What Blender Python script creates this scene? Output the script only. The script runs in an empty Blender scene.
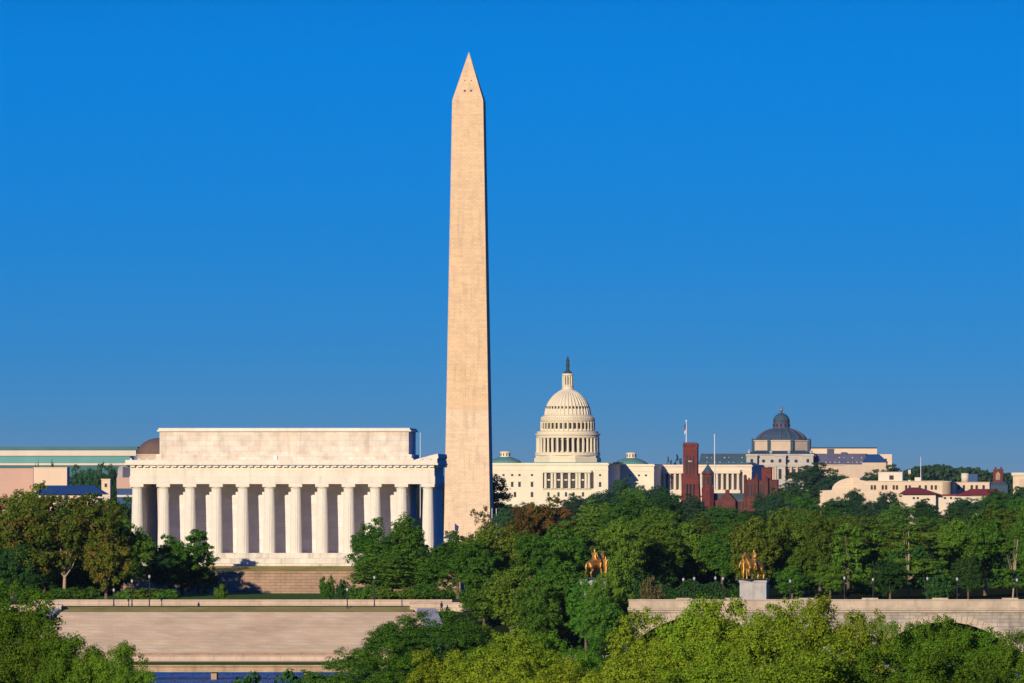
import bpy, math, random
import numpy as np
from mathutils import Vector, Matrix

# ------------------------------------------------------------------ camera, sky, sun, exposure
F = 8250.0            # focal length in pixels of the 1024-wide frame (a long telephoto)
CAMZ, HOR = 30.0, 480.0
scene = bpy.context.scene
COL = scene.collection
cam = bpy.data.cameras.new("camera")
cam.sensor_width = 36.0
cam.lens = 36.0 * F / 1024.0
cam.shift_y = (HOR - 341.5) / 1024.0
cam.clip_start, cam.clip_end = 1.0, 80000.0
camo = bpy.data.objects.new("camera", cam)
camo.location = (0, 0, CAMZ)
camo.rotation_euler = (math.radians(90), 0, 0)
COL.objects.link(camo)
scene.camera = camo

SKY_LOW, SKY_MID, SKY_TOP = (.66, .475, .545, 1), (.0, 1.43, 1.72, 1), (.35, 1.3, 3.0, 1)   # clear deep blue evening air
SUN_AZ, SUN_EL = 21.0, 13.5     # degrees towards the camera's left behind it, and above the horizon
world = bpy.data.worlds.new("World")
scene.world = world
world.use_nodes = True
wn, wl = world.node_tree.nodes, world.node_tree.links
wn.clear()
w_out = wn.new("ShaderNodeOutputWorld")
w_bg = wn.new("ShaderNodeBackground")
w_sky = wn.new("ShaderNodeTexSky")
w_sky.sky_type = 'NISHITA'
w_sky.sun_disc = False
w_sky.sun_elevation = math.radians(SUN_EL)
w_sky.sun_rotation = math.radians(180 + SUN_AZ)
w_sky.air_density, w_sky.dust_density, w_sky.ozone_density = 1.0, 0.3, 4.0
w_tc = wn.new("ShaderNodeTexCoord")
w_mul = wn.new("ShaderNodeVectorMath"); w_mul.operation = 'MULTIPLY'
w_mul.inputs[1].default_value = (1, 1, 7.0)
w_add = wn.new("ShaderNodeVectorMath"); w_add.operation = 'ADD'
w_add.inputs[1].default_value = (0, 0, 0.10)
w_nrm = wn.new("ShaderNodeVectorMath"); w_nrm.operation = 'NORMALIZE'
w_hsv = wn.new("ShaderNodeHueSaturation")
w_hsv.inputs['Saturation'].default_value = 1.28
w_hsv.inputs['Value'].default_value = 1.0
w_bg.inputs['Strength'].default_value = 0.11
wl.new(w_tc.outputs['Generated'], w_mul.inputs[0])
wl.new(w_mul.outputs[0], w_add.inputs[0])
wl.new(w_add.outputs[0], w_nrm.inputs[0])
wl.new(w_nrm.outputs[0], w_sky.inputs['Vector'])
wl.new(w_sky.outputs[0], w_hsv.inputs['Color'])
w_sep = wn.new("ShaderNodeSeparateXYZ"); wl.new(w_tc.outputs['Generated'], w_sep.inputs[0])
def w_range(a, b):
    n = wn.new("ShaderNodeMapRange"); n.inputs['From Min'].default_value = a; n.inputs['From Max'].default_value = b
    wl.new(w_sep.outputs[2], n.inputs['Value']); return n.outputs[0]
def w_mix(f, a, b):
    n = wn.new("ShaderNodeMixRGB"); wl.new(f, n.inputs[0])
    for i, c in ((1, a), (2, b)):
        if isinstance(c, tuple): n.inputs[i].default_value = c
        else: wl.new(c, n.inputs[i])
    return n.outputs[0]
w_t1 = w_mix(w_range(0.0, 0.052), SKY_LOW, SKY_MID)
w_t2 = w_mix(w_range(0.07, 0.45), w_t1, SKY_TOP)
w_fin = wn.new("ShaderNodeMixRGB"); w_fin.blend_type = 'MULTIPLY'; w_fin.inputs[0].default_value = 1.0
wl.new(w_hsv.outputs[0], w_fin.inputs[1]); wl.new(w_t2, w_fin.inputs[2])
wl.new(w_fin.outputs[0], w_bg.inputs['Color'])
wl.new(w_bg.outputs[0], w_out.inputs['Surface'])

sun = bpy.data.lights.new("sun", 'SUN')
sun.energy = 4.9
sun.angle = math.radians(0.5)
sun.color = (1.0, 0.86, 0.65)
suno = bpy.data.objects.new("sun", sun)
az, el = math.radians(SUN_AZ), math.radians(SUN_EL)
S = Vector((-math.sin(az) * math.cos(el), -math.cos(az) * math.cos(el), math.sin(el)))
suno.rotation_euler = (-S).to_track_quat('-Z', 'Y').to_euler()
suno.location = S * 200
COL.objects.link(suno)

vs = scene.view_settings
vs.view_transform, vs.look, vs.exposure, vs.gamma = 'Standard', 'None', 0.0, 1.0
vs.use_curve_mapping = False
scene.cycles.max_bounces = 6
scene.cycles.diffuse_bounces = 3
scene.cycles.transparent_max_bounces = 4
scene.cycles.use_denoising = True

# ------------------------------------------------------------------ helpers
rng = random.Random(7)
D2R = math.radians

def P(px, py, d):                     # a point seen at pixel (px, py) from d metres away
    return Vector(((px - 512.0) * d / F, d, CAMZ - (py - HOR) * d / F))

def WX(px, d): return (px - 512.0) * d / F
def WZ(py, d): return CAMZ - (py - HOR) * d / F

class MB:
    def __init__(self): self.v, self.f = [], []
    def add(self, vs_, fs_):
        n = len(self.v)
        self.v += [tuple(p) for p in vs_]
        self.f += [tuple(i + n for i in q) for q in fs_]
        return self
    def box(self, x0, x1, y0, y1, z0, z1):
        return self.add([(x0,y0,z0),(x1,y0,z0),(x1,y1,z0),(x0,y1,z0),(x0,y0,z1),(x1,y0,z1),(x1,y1,z1),(x0,y1,z1)],
                        [(0,3,2,1),(4,5,6,7),(0,1,5,4),(1,2,6,5),(2,3,7,6),(3,0,4,7)])
    def frustum(self, a, z0, b, z1):      # a, b: (x0,x1,y0,y1)
        return self.add([(a[0],a[2],z0),(a[1],a[2],z0),(a[1],a[3],z0),(a[0],a[3],z0),(b[0],b[2],z1),(b[1],b[2],z1),(b[1],b[3],z1),(b[0],b[3],z1)],
                        [(0,3,2,1),(4,5,6,7),(0,1,5,4),(1,2,6,5),(2,3,7,6),(3,0,4,7)])
    def prism_y(self, poly, y0, y1):      # poly: (x,z) counter-clockwise seen from -y
        n = len(poly)
        vs_ = [(x, y0, z) for x, z in poly] + [(x, y1, z) for x, z in poly]
        return self.add(vs_, [tuple(range(n)), tuple(range(2*n-1, n-1, -1))] + [(i, n+i, n+(i+1) % n, (i+1) % n) for i in range(n)])
    def prism_z(self, poly, z0, z1):      # poly: (x,y) counter-clockwise seen from above
        n = len(poly)
        vs_ = [(x, y, z0) for x, y in poly] + [(x, y, z1) for x, y in poly]
        return self.add(vs_, [tuple(range(n-1, -1, -1)), tuple(range(n, 2*n))] + [(i, (i+1) % n, n+(i+1) % n, n+i) for i in range(n)])
    def lathe(self, prof, cx=0, cy=0, n=24, flute=0.0, rot=0.0):    # prof: (r, z) upwards
        vs_, fs_ = [], []
        for r, z in prof:
            for k in range(n):
                a = 2*math.pi*k/n + rot
                rr = r * (1 - flute if k % 2 else 1)
                vs_.append((cx + rr*math.cos(a), cy + rr*math.sin(a), z))
        m = len(prof)
        for j in range(m-1):
            for k in range(n):
                fs_.append((j*n+k, j*n+(k+1) % n, (j+1)*n+(k+1) % n, (j+1)*n+k))
        fs_.append(tuple(range(n-1, -1, -1)))
        fs_.append(tuple((m-1)*n+k for k in range(n)))
        return self.add(vs_, fs_)
    def tube(self, pts, radii, n=7):
        pts = [Vector(p) for p in pts]
        vs_, fs_ = [], []
        for i, p in enumerate(pts):
            t = (pts[min(i+1, len(pts)-1)] - pts[max(i-1, 0)]).normalized()
            u = t.cross(Vector((0.3, 0.9, 0.2))).normalized(); w = t.cross(u)
            for k in range(n):
                a = 2*math.pi*k/n
                vs_.append(p + (u*math.cos(a) + w*math.sin(a))*radii[i])
        for i in range(len(pts)-1):
            for k in range(n):
                fs_.append((i*n+k, i*n+(k+1) % n, (i+1)*n+(k+1) % n, (i+1)*n+k))
        fs_.append(tuple(range(n-1, -1, -1))); fs_.append(tuple((len(pts)-1)*n+k for k in range(n)))
        return self.add(vs_, fs_)
    def build(self, name, mat, parent=None, smooth=False):
        me = bpy.data.meshes.new(name)
        me.from_pydata(self.v, [], self.f)
        me.materials.append(mat)
        if smooth:
            for p in me.polygons: p.use_smooth = len(p.vertices) <= 4
        me.update()
        o = bpy.data.objects.new(name, me)
        COL.objects.link(o)
        if parent is not None: o.parent = parent
        return o

def tag(o, label=None, cat=None, group=None, kind=None):
    if label: o["label"] = label
    if cat: o["category"] = cat
    if group: o["group"] = group
    if kind: o["kind"] = kind
    return o

def thing(name, label, cat, loc=(0,0,0), rz=0.0, group=None):
    o = bpy.data.objects.new(name, None)
    o.empty_display_size = 0.5
    COL.objects.link(o)
    o.location = loc; o.rotation_euler = (0, 0, rz)
    return tag(o, label, cat, group)

def copy_tree(o, parent=None):
    c = o.copy(); COL.objects.link(c)
    if parent is not None: c.parent = parent
    for ch in list(o.children): copy_tree(ch, c)
    return c

def repeat(src, locs, parent):        # copies of one part of a thing (sharing its mesh)
    for l in locs:
        c = src.copy(); COL.objects.link(c); c.parent = parent; c.location = l

# ------------------------------------------------------------------ materials
def base_mat(name):
    m = bpy.data.materials.new(name); m.use_nodes = True
    nt = m.node_tree; b = nt.nodes['Principled BSDF']
    return m, nt, nt.nodes, nt.links, b

def c4(c): return (c[0], c[1], c[2], 1.0)

def stone(name, col, rough=0.85, var=0.15, scale=0.25, brick=None, streak=0.0, col2=None, metallic=0.0, spec=0.3, fine=0.0):
    m, nt, N, L, b = base_mat(name)
    tc = N.new('ShaderNodeTexCoord')
    noi = N.new('ShaderNodeTexNoise'); noi.inputs['Scale'].default_value = scale; noi.inputs['Detail'].default_value = 8; noi.inputs['Roughness'].default_value = 0.65
    L.new(tc.outputs['Object'], noi.inputs['Vector'])
    if brick:
        sep = N.new('ShaderNodeSeparateXYZ'); L.new(tc.outputs['Object'], sep.inputs[0])
        add = N.new('ShaderNodeMath'); add.operation = 'ADD'; L.new(sep.outputs[0], add.inputs[0]); L.new(sep.outputs[1], add.inputs[1])
        cmb = N.new('ShaderNodeCombineXYZ'); L.new(add.outputs[0], cmb.inputs[0]); L.new(sep.outputs[2], cmb.inputs[1])
        br = N.new('ShaderNodeTexBrick'); L.new(cmb.outputs[0], br.inputs['Vector'])
        bw, bh, ms, k1, k2, km = brick
        br.inputs['Scale'].default_value = 1.0
        br.inputs['Brick Width'].default_value = bw; br.inputs['Row Height'].default_value = bh; br.inputs['Mortar Size'].default_value = ms
        br.inputs['Color1'].default_value = c4([x*k1 for x in col]); br.inputs['Color2'].default_value = c4([x*k2 for x in (col2 or col)]); br.inputs['Mortar'].default_value = c4([x*km for x in col])
        src = br.outputs['Color']
    else:
        mx0 = N.new('ShaderNodeMixRGB'); mx0.inputs[1].default_value = c4(col); mx0.inputs[2].default_value = c4(col2 or [x*0.85 for x in col])
        n2 = N.new('ShaderNodeTexNoise'); n2.inputs['Scale'].default_value = scale*3.1; n2.inputs['Detail'].default_value = 4
        L.new(tc.outputs['Object'], n2.inputs['Vector']); L.new(n2.outputs['Fac'], mx0.inputs[0])
        src = mx0.outputs[0]
    mr = N.new('ShaderNodeMapRange'); mr.inputs['From Min'].default_value = 0.3; mr.inputs['From Max'].default_value = 0.7
    mr.inputs['To Min'].default_value = 1 - var; mr.inputs['To Max'].default_value = 1 + var*0.5
    L.new(noi.outputs['Fac'], mr.inputs['Value'])
    mul = N.new('ShaderNodeMixRGB'); mul.blend_type = 'MULTIPLY'; mul.inputs[0].default_value = 1.0
    L.new(src, mul.inputs[1]); L.new(mr.outputs[0], mul.inputs[2])
    out = mul.outputs[0]
    if streak > 0:
        mp = N.new('ShaderNodeMapping'); mp.inputs['Scale'].default_value = (1.0, 1.0, 0.12); L.new(tc.outputs['Object'], mp.inputs['Vector'])
        n3 = N.new('ShaderNodeTexNoise'); n3.inputs['Scale'].default_value = 0.9; n3.inputs['Detail'].default_value = 6; L.new(mp.outputs[0], n3.inputs['Vector'])
        mr3 = N.new('ShaderNodeMapRange'); mr3.inputs['From Min'].default_value = 0.52; mr3.inputs['From Max'].default_value = 0.72; mr3.inputs['To Min'].default_value = 1.0; mr3.inputs['To Max'].default_value = 1 - streak
        L.new(n3.outputs['Fac'], mr3.inputs['Value'])
        mul3 = N.new('ShaderNodeMixRGB'); mul3.blend_type = 'MULTIPLY'; mul3.inputs[0].default_value = 1.0
        L.new(out, mul3.inputs[1]); L.new(mr3.outputs[0], mul3.inputs[2]); out = mul3.outputs[0]
    L.new(out, b.inputs['Base Color'])
    b.inputs['Roughness'].default_value = rough; b.inputs['Metallic'].default_value = metallic
    b.inputs['Specular IOR Level'].default_value = spec
    return m

def foliage(name, ca, cb, trans=0.22, patch=None):
    m, nt, N, L, b = base_mat(name)
    N.remove(b)
    out = N['Material Output']
    geo = N.new('ShaderNodeNewGeometry'); oi = N.new('ShaderNodeObjectInfo')
    mx = N.new('ShaderNodeMixRGB'); mx.inputs[1].default_value = c4(ca); mx.inputs[2].default_value = c4(cb)
    L.new(geo.outputs['Random Per Island'], mx.inputs[0])
    src = mx.outputs[0]
    if patch:
        tc = N.new('ShaderNodeTexCoord'); noi = N.new('ShaderNodeTexNoise'); noi.inputs['Scale'].default_value = 5.5; noi.inputs['Detail'].default_value = 3
        L.new(tc.outputs['Object'], noi.inputs['Vector'])
        mr = N.new('ShaderNodeMapRange'); mr.inputs['From Min'].default_value = 0.48; mr.inputs['From Max'].default_value = 0.64; L.new(noi.outputs['Fac'], mr.inputs['Value'])
        mp = N.new('ShaderNodeMixRGB'); L.new(mr.outputs[0], mp.inputs[0]); L.new(src, mp.inputs[1]); mp.inputs[2].default_value = c4(patch); src = mp.outputs[0]
    hs = N.new('ShaderNodeHueSaturation')
    mh = N.new('ShaderNodeMapRange'); mh.inputs['To Min'].default_value = 0.485; mh.inputs['To Max'].default_value = 0.515; L.new(oi.outputs['Random'], mh.inputs['Value'])
    L.new(mh.outputs[0], hs.inputs['Hue'])
    w = N.new('ShaderNodeTexWhiteNoise'); w.noise_dimensions = '1D'; L.new(oi.outputs['Random'], w.inputs['W'])
    mv = N.new('ShaderNodeMapRange'); mv.inputs['To Min'].default_value = 0.75; mv.inputs['To Max'].default_value = 1.25; L.new(w.outputs['Value'], mv.inputs['Value'])
    L.new(mv.outputs[0], hs.inputs['Value']); L.new(src, hs.inputs['Color'])
    df = N.new('ShaderNodeBsdfDiffuse'); tr = N.new('ShaderNodeBsdfTranslucent'); ms = N.new('ShaderNodeMixShader'); ms.inputs[0].default_value = trans
    L.new(hs.outputs[0], df.inputs['Color']); L.new(hs.outputs[0], tr.inputs['Color'])
    L.new(df.outputs[0], ms.inputs[1]); L.new(tr.outputs[0], ms.inputs[2]); L.new(ms.outputs[0], out.inputs['Surface'])
    return m

M = {}
M['temple'] = stone('temple_marble', (0.74, 0.675, 0.555), var=0.10, scale=0.35, brick=(2.4, 1.15, 0.03, 1.0, 0.94, 0.86), streak=0.14, col2=(0.76, 0.665, 0.54))
M['temple_attic'] = stone('attic_marble', (0.72, 0.645, 0.52), var=0.24, scale=0.4, brick=(2.6, 1.0, 0.04, 1.0, 0.9, 0.78), streak=0.26, col2=(0.74, 0.60, 0.46))
M['column'] = stone('column_marble', (0.76, 0.70, 0.585), var=0.07, scale=0.5, streak=0.08)
M['cella'] = stone('inner_wall_marble', (0.77, 0.71, 0.68), var=0.12, scale=0.4, brick=(2.4, 1.1, 0.03, 1.0, 0.9, 0.8))  # marble tint cooled towards the lilac of skylit shade on this wall
M['plinth'] = stone('plinth_marble', (0.70, 0.63, 0.51), var=0.2, scale=0.5, brick=(3.2, 1.0, 0.05, 1.0, 0.9, 0.7), streak=0.3)
M['terrace_stone'] = stone('terrace_granite', (0.40, 0.255, 0.16), var=0.25, scale=0.4, brick=(1.9, 0.55, 0.05, 1.0, 0.8, 0.6), col2=(0.42, 0.28, 0.2))
M['step_stone'] = stone('step_granite', (0.43, 0.325, 0.245), var=0.22, scale=0.22, col2=(0.40, 0.29, 0.215))
M['wall_stone'] = stone('parapet_granite', (0.56, 0.43, 0.32), var=0.2, scale=0.3, brick=(3.5, 0.7, 0.05, 1.0, 0.92, 0.7), streak=0.15)
M['bridge_stone'] = stone('bridge_granite', (0.44, 0.375, 0.295), var=0.3, scale=0.3, brick=(1.9, 0.62, 0.07, 1.0, 0.72, 0.60), streak=0.4)
M['bridge_trim'] = stone('bridge_parapet_granite', (0.50, 0.40, 0.285), var=0.25, scale=0.4, brick=(2.6, 1.3, 0.05, 1.0, 0.93, 0.75), streak=0.2)
M['pedestal'] = stone('pedestal_granite', (0.44, 0.41, 0.39), var=0.2, scale=0.6, streak=0.35)
M['concrete'] = stone('deck_concrete', (0.45, 0.33, 0.205), var=0.3, scale=0.4, streak=0.25, col2=(0.36, 0.25, 0.14))
M['capitol'] = stone('cream_painted_stone', (0.78, 0.70, 0.51), var=0.10, scale=0.08)
M['dome'] = stone('dome_cream', (0.75, 0.655, 0.46), var=0.05, scale=0.1)
M['wing_stone'] = stone('wing_marble', (0.72, 0.60, 0.45), var=0.08, scale=0.1)
M['copper'] = stone('green_copper_roof', (0.10, 0.25, 0.22), var=0.15, scale=0.2)
M['bronze'] = stone('dark_bronze', (0.035, 0.065, 0.07), var=0.1, scale=0.5)
M['slate'] = stone('blue_grey_slate', (0.055, 0.10, 0.135), var=0.2, scale=0.3, brick=(2.0, 1.2, 0.15, 1.0, 0.85, 0.7), spec=0.1)
M['violet_slate'] = stone('violet_slate', (0.10, 0.10, 0.15), var=0.25, scale=0.3)
M['library'] = stone('grey_granite', (0.47, 0.43, 0.38), var=0.12, scale=0.15, brick=(4.0, 1.6, 0.12, 1.0, 0.94, 0.8))
M['library_warm'] = stone('warm_granite', (0.62, 0.48, 0.34), var=0.12, scale=0.15)
M['red_stone'] = stone('red_sandstone', (0.160, 0.036, 0.030), var=0.4, scale=0.3, brick=(1.6, 0.7, 0.06, 1.0, 0.8, 0.7))
M['brown_stone'] = stone('brown_sandstone', (0.135, 0.042, 0.032), var=0.4, scale=0.3, brick=(1.6, 0.7, 0.06, 1.0, 0.8, 0.7))
M['beige'] = stone('beige_limestone', (0.68, 0.53, 0.37), var=0.12, scale=0.12, brick=(5.0, 1.4, 0.06, 1.0, 0.93, 0.85))
M['beige_pale'] = stone('pale_limestone', (0.72, 0.62, 0.48), var=0.08, scale=0.12)
M['tile'] = stone('red_clay_tile', (0.21, 0.035, 0.03), var=0.2, scale=0.3)
M['teal'] = stone('teal_glazing', (0.10, 0.31, 0.30), var=0.15, scale=0.06, rough=0.4)
M['teal_dark'] = stone('dark_teal_roof', (0.07, 0.17, 0.18), var=0.15, scale=0.06)
M['white'] = stone('white_concrete', (0.70, 0.62, 0.48), var=0.1, scale=0.06)
M['pink'] = stone('pink_render', (0.56, 0.36, 0.28), var=0.06, scale=0.05)
M['cream_wall'] = stone('cream_render', (0.76, 0.58, 0.41), var=0.05, scale=0.05)
M['blue_roof'] = stone('blue_metal_roof', (0.02, 0.07, 0.19), var=0.15, scale=0.1, rough=0.6)
M['brown_dome'] = stone('brown_metal_dome', (0.17, 0.105, 0.075), var=0.15, scale=0.3)
M['window'] = stone('dark_window_glass', (0.035, 0.04, 0.05), var=0.1, scale=0.3, rough=0.25, spec=0.08)
M['window_brown'] = stone('brown_window_glass', (0.05, 0.042, 0.035), var=0.1, scale=0.3, rough=0.3, spec=0.08)  # brownish variant of the dark window glass
M['iron'] = stone('black_iron', (0.02, 0.02, 0.022), var=0.1, scale=2.0, rough=0.5)
M['globe'] = stone('frosted_glass_globe', (0.42, 0.43, 0.44), var=0.03, scale=2.0, rough=0.3)
M['pole'] = stone('white_painted_pole', (0.72, 0.72, 0.72), var=0.03, scale=2.0, rough=0.5)
M['cloth_red'] = stone('red_flag_cloth', (0.40, 0.06, 0.06), var=0.1, scale=2.0)
M['cloth_white'] = stone('white_flag_cloth', (0.7, 0.68, 0.68), var=0.1, scale=2.0)
M['cloth_blue'] = stone('blue_flag_cloth', (0.04, 0.05, 0.16), var=0.1, scale=2.0)
M['gold'] = stone('gilded_bronze', (0.66, 0.35, 0.075), var=0.45, scale=1.6, rough=0.5, metallic=0.8, spec=0.5)
M['bark'] = stone('brown_bark', (0.16, 0.115, 0.08), var=0.3, scale=6.0)
M['bark_pale'] = stone('pale_bark', (0.42, 0.31, 0.21), var=0.25, scale=6.0)
M['skin'] = stone('skin', (0.45, 0.28, 0.2), var=0.05, scale=4.0)
M['dark_cloth'] = stone('dark_clothing', (0.03, 0.03, 0.045), var=0.1, scale=4.0)
M['hair'] = stone('dark_hair', (0.02, 0.015, 0.012), var=0.1, scale=4.0)
M['lawn'] = stone('mown_lawn', (0.11, 0.20, 0.035), var=0.35, scale=0.12, col2=(0.08, 0.15, 0.035), spec=0.0, rough=1.0)
M['dry_lawn'] = stone('dry_lawn', (0.52, 0.38, 0.12), var=0.35, scale=0.15, col2=(0.32, 0.30, 0.08), spec=0.0, rough=1.0)
M['verge'] = stone('verge_grass', (0.22, 0.26, 0.05), var=0.4, scale=0.4, spec=0.0, rough=1.0)
M['earth'] = stone('wooded_earth', (0.025, 0.035, 0.012), var=0.3, scale=0.02, spec=0.0, rough=1.0)
M['asphalt'] = stone('asphalt', (0.06, 0.06, 0.065), var=0.2, scale=0.2, spec=0.0, rough=1.0)
M['pave'] = stone('pale_paving', (0.50, 0.38, 0.27), var=0.15, scale=0.2, spec=0.0, rough=1.0)

def steps_mat():                      # long granite treads with vertical joints and weathering
    m = stone('watergate_step_granite', (0.46, 0.372, 0.282), var=0.22, scale=0.12, brick=(2.1, 0.46, 0.075, 1.0, 0.96, 0.84), col2=(0.43, 0.30, 0.225))
    return m
M['steps'] = steps_mat()
for n_ in M['steps'].node_tree.nodes:
    if n_.type == 'TEX_BRICK': n_.offset = 0.0

def monument_mat():
    m = stone('monument_marble', (0.76, 0.54, 0.31), var=0.10, scale=0.2, brick=(1.7, 0.75, 0.07, 1.0, 0.92, 0.80), col2=(0.74, 0.50, 0.31), streak=0.16)
    nt = m.node_tree; N, L = nt.nodes, nt.links
    b = N['Principled BSDF']
    src = b.inputs['Base Color'].links[0].from_socket
    tc = N.new('ShaderNodeTexCoord'); sep = N.new('ShaderNodeSeparateXYZ'); L.new(tc.outputs['Object'], sep.inputs[0])
    mr = N.new('ShaderNodeMapRange'); mr.inputs['From Min'].default_value = 46.6; mr.inputs['From Max'].default_value = 47.4; L.new(sep.outputs[2], mr.inputs['Value'])
    lo = N.new('ShaderNodeMixRGB'); lo.blend_type = 'MULTIPLY'; lo.inputs[0].default_value = 1.0
    lo.inputs[2].default_value = (1.04, 1.11, 1.24, 1)     # the first building stage is a paler marble
    L.new(src, lo.inputs[1])
    mx = N.new('ShaderNodeMixRGB'); L.new(mr.outputs[0], mx.inputs[0]); L.new(lo.outputs[0], mx.inputs[1]); L.new(src, mx.inputs[2])
    # weathered horizontal bands
    mp = N.new('ShaderNodeMapping'); mp.inputs['Scale'].default_value = (0.05, 0.05, 0.9); L.new(tc.outputs['Object'], mp.inputs['Vector'])
    nz = N.new('ShaderNodeTexNoise'); nz.inputs['Scale'].default_value = 1.0; nz.inputs['Detail'].default_value = 5; L.new(mp.outputs[0], nz.inputs['Vector'])
    m2 = N.new('ShaderNodeMapRange'); m2.inputs['From Min'].default_value = 0.35; m2.inputs['From Max'].default_value = 0.65; m2.inputs['To Min'].default_value = 0.95; m2.inputs['To Max'].default_value = 1.02; L.new(nz.outputs['Fac'], m2.inputs['Value'])
    mu = N.new('ShaderNodeMixRGB'); mu.blend_type = 'MULTIPLY'; mu.inputs[0].default_value = 1.0; L.new(mx.outputs[0], mu.inputs[1]); L.new(m2.outputs[0], mu.inputs[2])
    L.new(mu.outputs[0], b.inputs['Base Color'])
    return m
M['monument'] = monument_mat()

def water_mat():
    m, nt, N, L, b = base_mat('river_water')
    b.inputs['Base Color'].default_value = (0.0, 0.17, 0.42, 1)
    b.inputs['Roughness'].default_value = 0.35; b.inputs['Specular IOR Level'].default_value = 0.3
    tc = N.new('ShaderNodeTexCoord'); noi = N.new('ShaderNodeTexNoise'); noi.inputs['Scale'].default_value = 0.9; noi.inputs['Detail'].default_value = 6
    mp = N.new('ShaderNodeMapping'); mp.inputs['Scale'].default_value = (0.6, 0.15, 1); L.new(tc.outputs['Object'], mp.inputs['Vector']); L.new(mp.outputs[0], noi.inputs['Vector'])
    bu = N.new('ShaderNodeBump'); bu.inputs['Strength'].default_value = 1.0; bu.inputs['Distance'].default_value = 7.0
    L.new(noi.outputs['Fac'], bu.inputs['Height']); L.new(bu.outputs[0], b.inputs['Normal'])
    return m
M['water'] = water_mat()

G = {}
G['green'] = foliage('green_leaves', (0.049, 0.136, 0.015), (0.093, 0.213, 0.023))
G['mid'] = foliage('mid_green_leaves', (0.080, 0.166, 0.016), (0.137, 0.237, 0.025))
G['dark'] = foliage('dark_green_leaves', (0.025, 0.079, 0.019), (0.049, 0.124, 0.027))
G['olive'] = foliage('olive_leaves', (0.093, 0.154, 0.016), (0.153, 0.207, 0.025))
G['autumn'] = foliage('turning_leaves', (0.075, 0.130, 0.014), (0.137, 0.172, 0.019), patch=(0.212, 0.142, 0.030))
G['rust'] = foliage('rust_brown_leaves', (0.137, 0.088, 0.025), (0.205, 0.107, 0.027), patch=(0.082, 0.107, 0.018))
G['grey'] = foliage('grey_brown_leaves', (0.095, 0.101, 0.035), (0.164, 0.130, 0.058))
G['bright'] = foliage('yellow_green_leaves', (0.139, 0.234, 0.015), (0.278, 0.361, 0.025), trans=0.25)
G['fresh'] = foliage('fresh_green_leaves', (0.071, 0.160, 0.012), (0.143, 0.254, 0.021), trans=0.25)
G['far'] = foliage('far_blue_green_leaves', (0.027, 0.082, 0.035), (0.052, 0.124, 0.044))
G['pine'] = foliage('pine_needles', (0.068, 0.154, 0.016), (0.130, 0.237, 0.025))

# ------------------------------------------------------------------ ground, river, roads
def ground_z(x, d):
    if d < 850: return 4.0 + max(0.0, (300.0 - d) / 300.0) * 23.0
    if d < 900: return 4.0 - 6.0 * (d - 850) / 50.0
    if x > 17.0:
        if d <= 1372: return -2.0
        if d <= 1376: return -2.0 + 10.0 * (d - 1372) / 4.0
        if d <= 1431: return 8.0
    else:
        if d < 1292: return -2.0
        if d <= 1353: return 1.2
        if d <= 1386: return 1.0 + 6.4 * (d - 1353) / 33.0
        if d <= 1431: return 7.8
    if d <= 1434: return 7.8 + 1.1 * (d - 1431) / 3.0
    if d <= 1540: return 8.9 + 0.1 * (d - 1434) / 106.0
    if d <= 4200: return 9.0
    if d <= 5000: return 9.0 + 4.0 * (d - 4200) / 800.0
    return 13.0

def build_ground():
    ds = [-3000, -200, 0, 150, 300, 600, 850, 875, 900, 1100, 1291.9, 1292, 1320, 1353, 1353.1, 1370, 1372, 1376, 1386, 1386.1, 1410, 1431, 1434, 1460, 1500, 1540, 1700, 2000, 2500, 3000, 4200, 4500, 5000, 6500, 9000, 15000, 30000, 60000]
    xs = [-30000, -8000, -2000, -800, -400, -250, -150, -100, -60, -30, -10, 0, 10, 16.9, 17.1, 30, 60, 100, 160, 250, 400, 800, 2000, 8000, 30000]
    vs_ = [(x, d, ground_z(x, d)) for d in ds for x in xs]
    n = len(xs)
    fs_ = [(j*n+i, j*n+i+1, (j+1)*n+i+1, (j+1)*n+i) for j in range(len(ds)-1) for i in range(n-1)]
    o = MB().add(vs_, fs_).build('ground', M['earth'])
    tag(o, kind='structure')
build_ground()
tag(MB().add([(-8000,880,0),(8000,880,0),(8000,1500,0),(-8000,1500,0)], [(0,1,2,3)]).build('river', M['water']), kind='structure')

def sheet(name, pts, mat):
    return tag(MB().add(pts, [tuple(range(len(pts)))]).build(name, mat), kind='structure')
# the shore strip below the steps, the dry strip above them, the lawn behind the low wall
sheet('river_path', [(-140,1304,1.26),(16,1304,1.26),(16,1352.9,1.26),(-140,1352.9,1.26)], M['pave'])
sheet('grass_verge', [(-140,1292.2,1.25),(16,1292.2,1.25),(16,1303.9,1.25),(-140,1303.9,1.25)], M['verge'])
sheet('dry_lawn', [(-110,1386.3,7.84),(-16.6,1386.3,7.84),(-16.6,1392,8.62),(-110,1392,8.62)], M['dry_lawn'])
sheet('road', [(-140,1392.2,7.835),(16,1392.2,7.835),(16,1430,7.835),(-140,1430,7.835)], M['pave'])
sheet('lawn', [(-150,1434.2,8.93),(40,1434.2,8.93),(40,1533,9.02),(-150,1533,9.02)], M['lawn'])

# the low wall along the road
w = thing('low_stone_wall', 'long low pale stone wall along the road above the broad riverside steps', 'wall', (0, 1432, 0))
b = MB().box(-83, -10.5, 0, 0.9, 7.7, 8.95); b.build('wall_body', M['wall_stone'], w)
b = MB().box(-83.1, -10.4, -0.12, 1.02, 8.952, 9.25); b.build('coping', M['wall_stone'], w)

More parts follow.
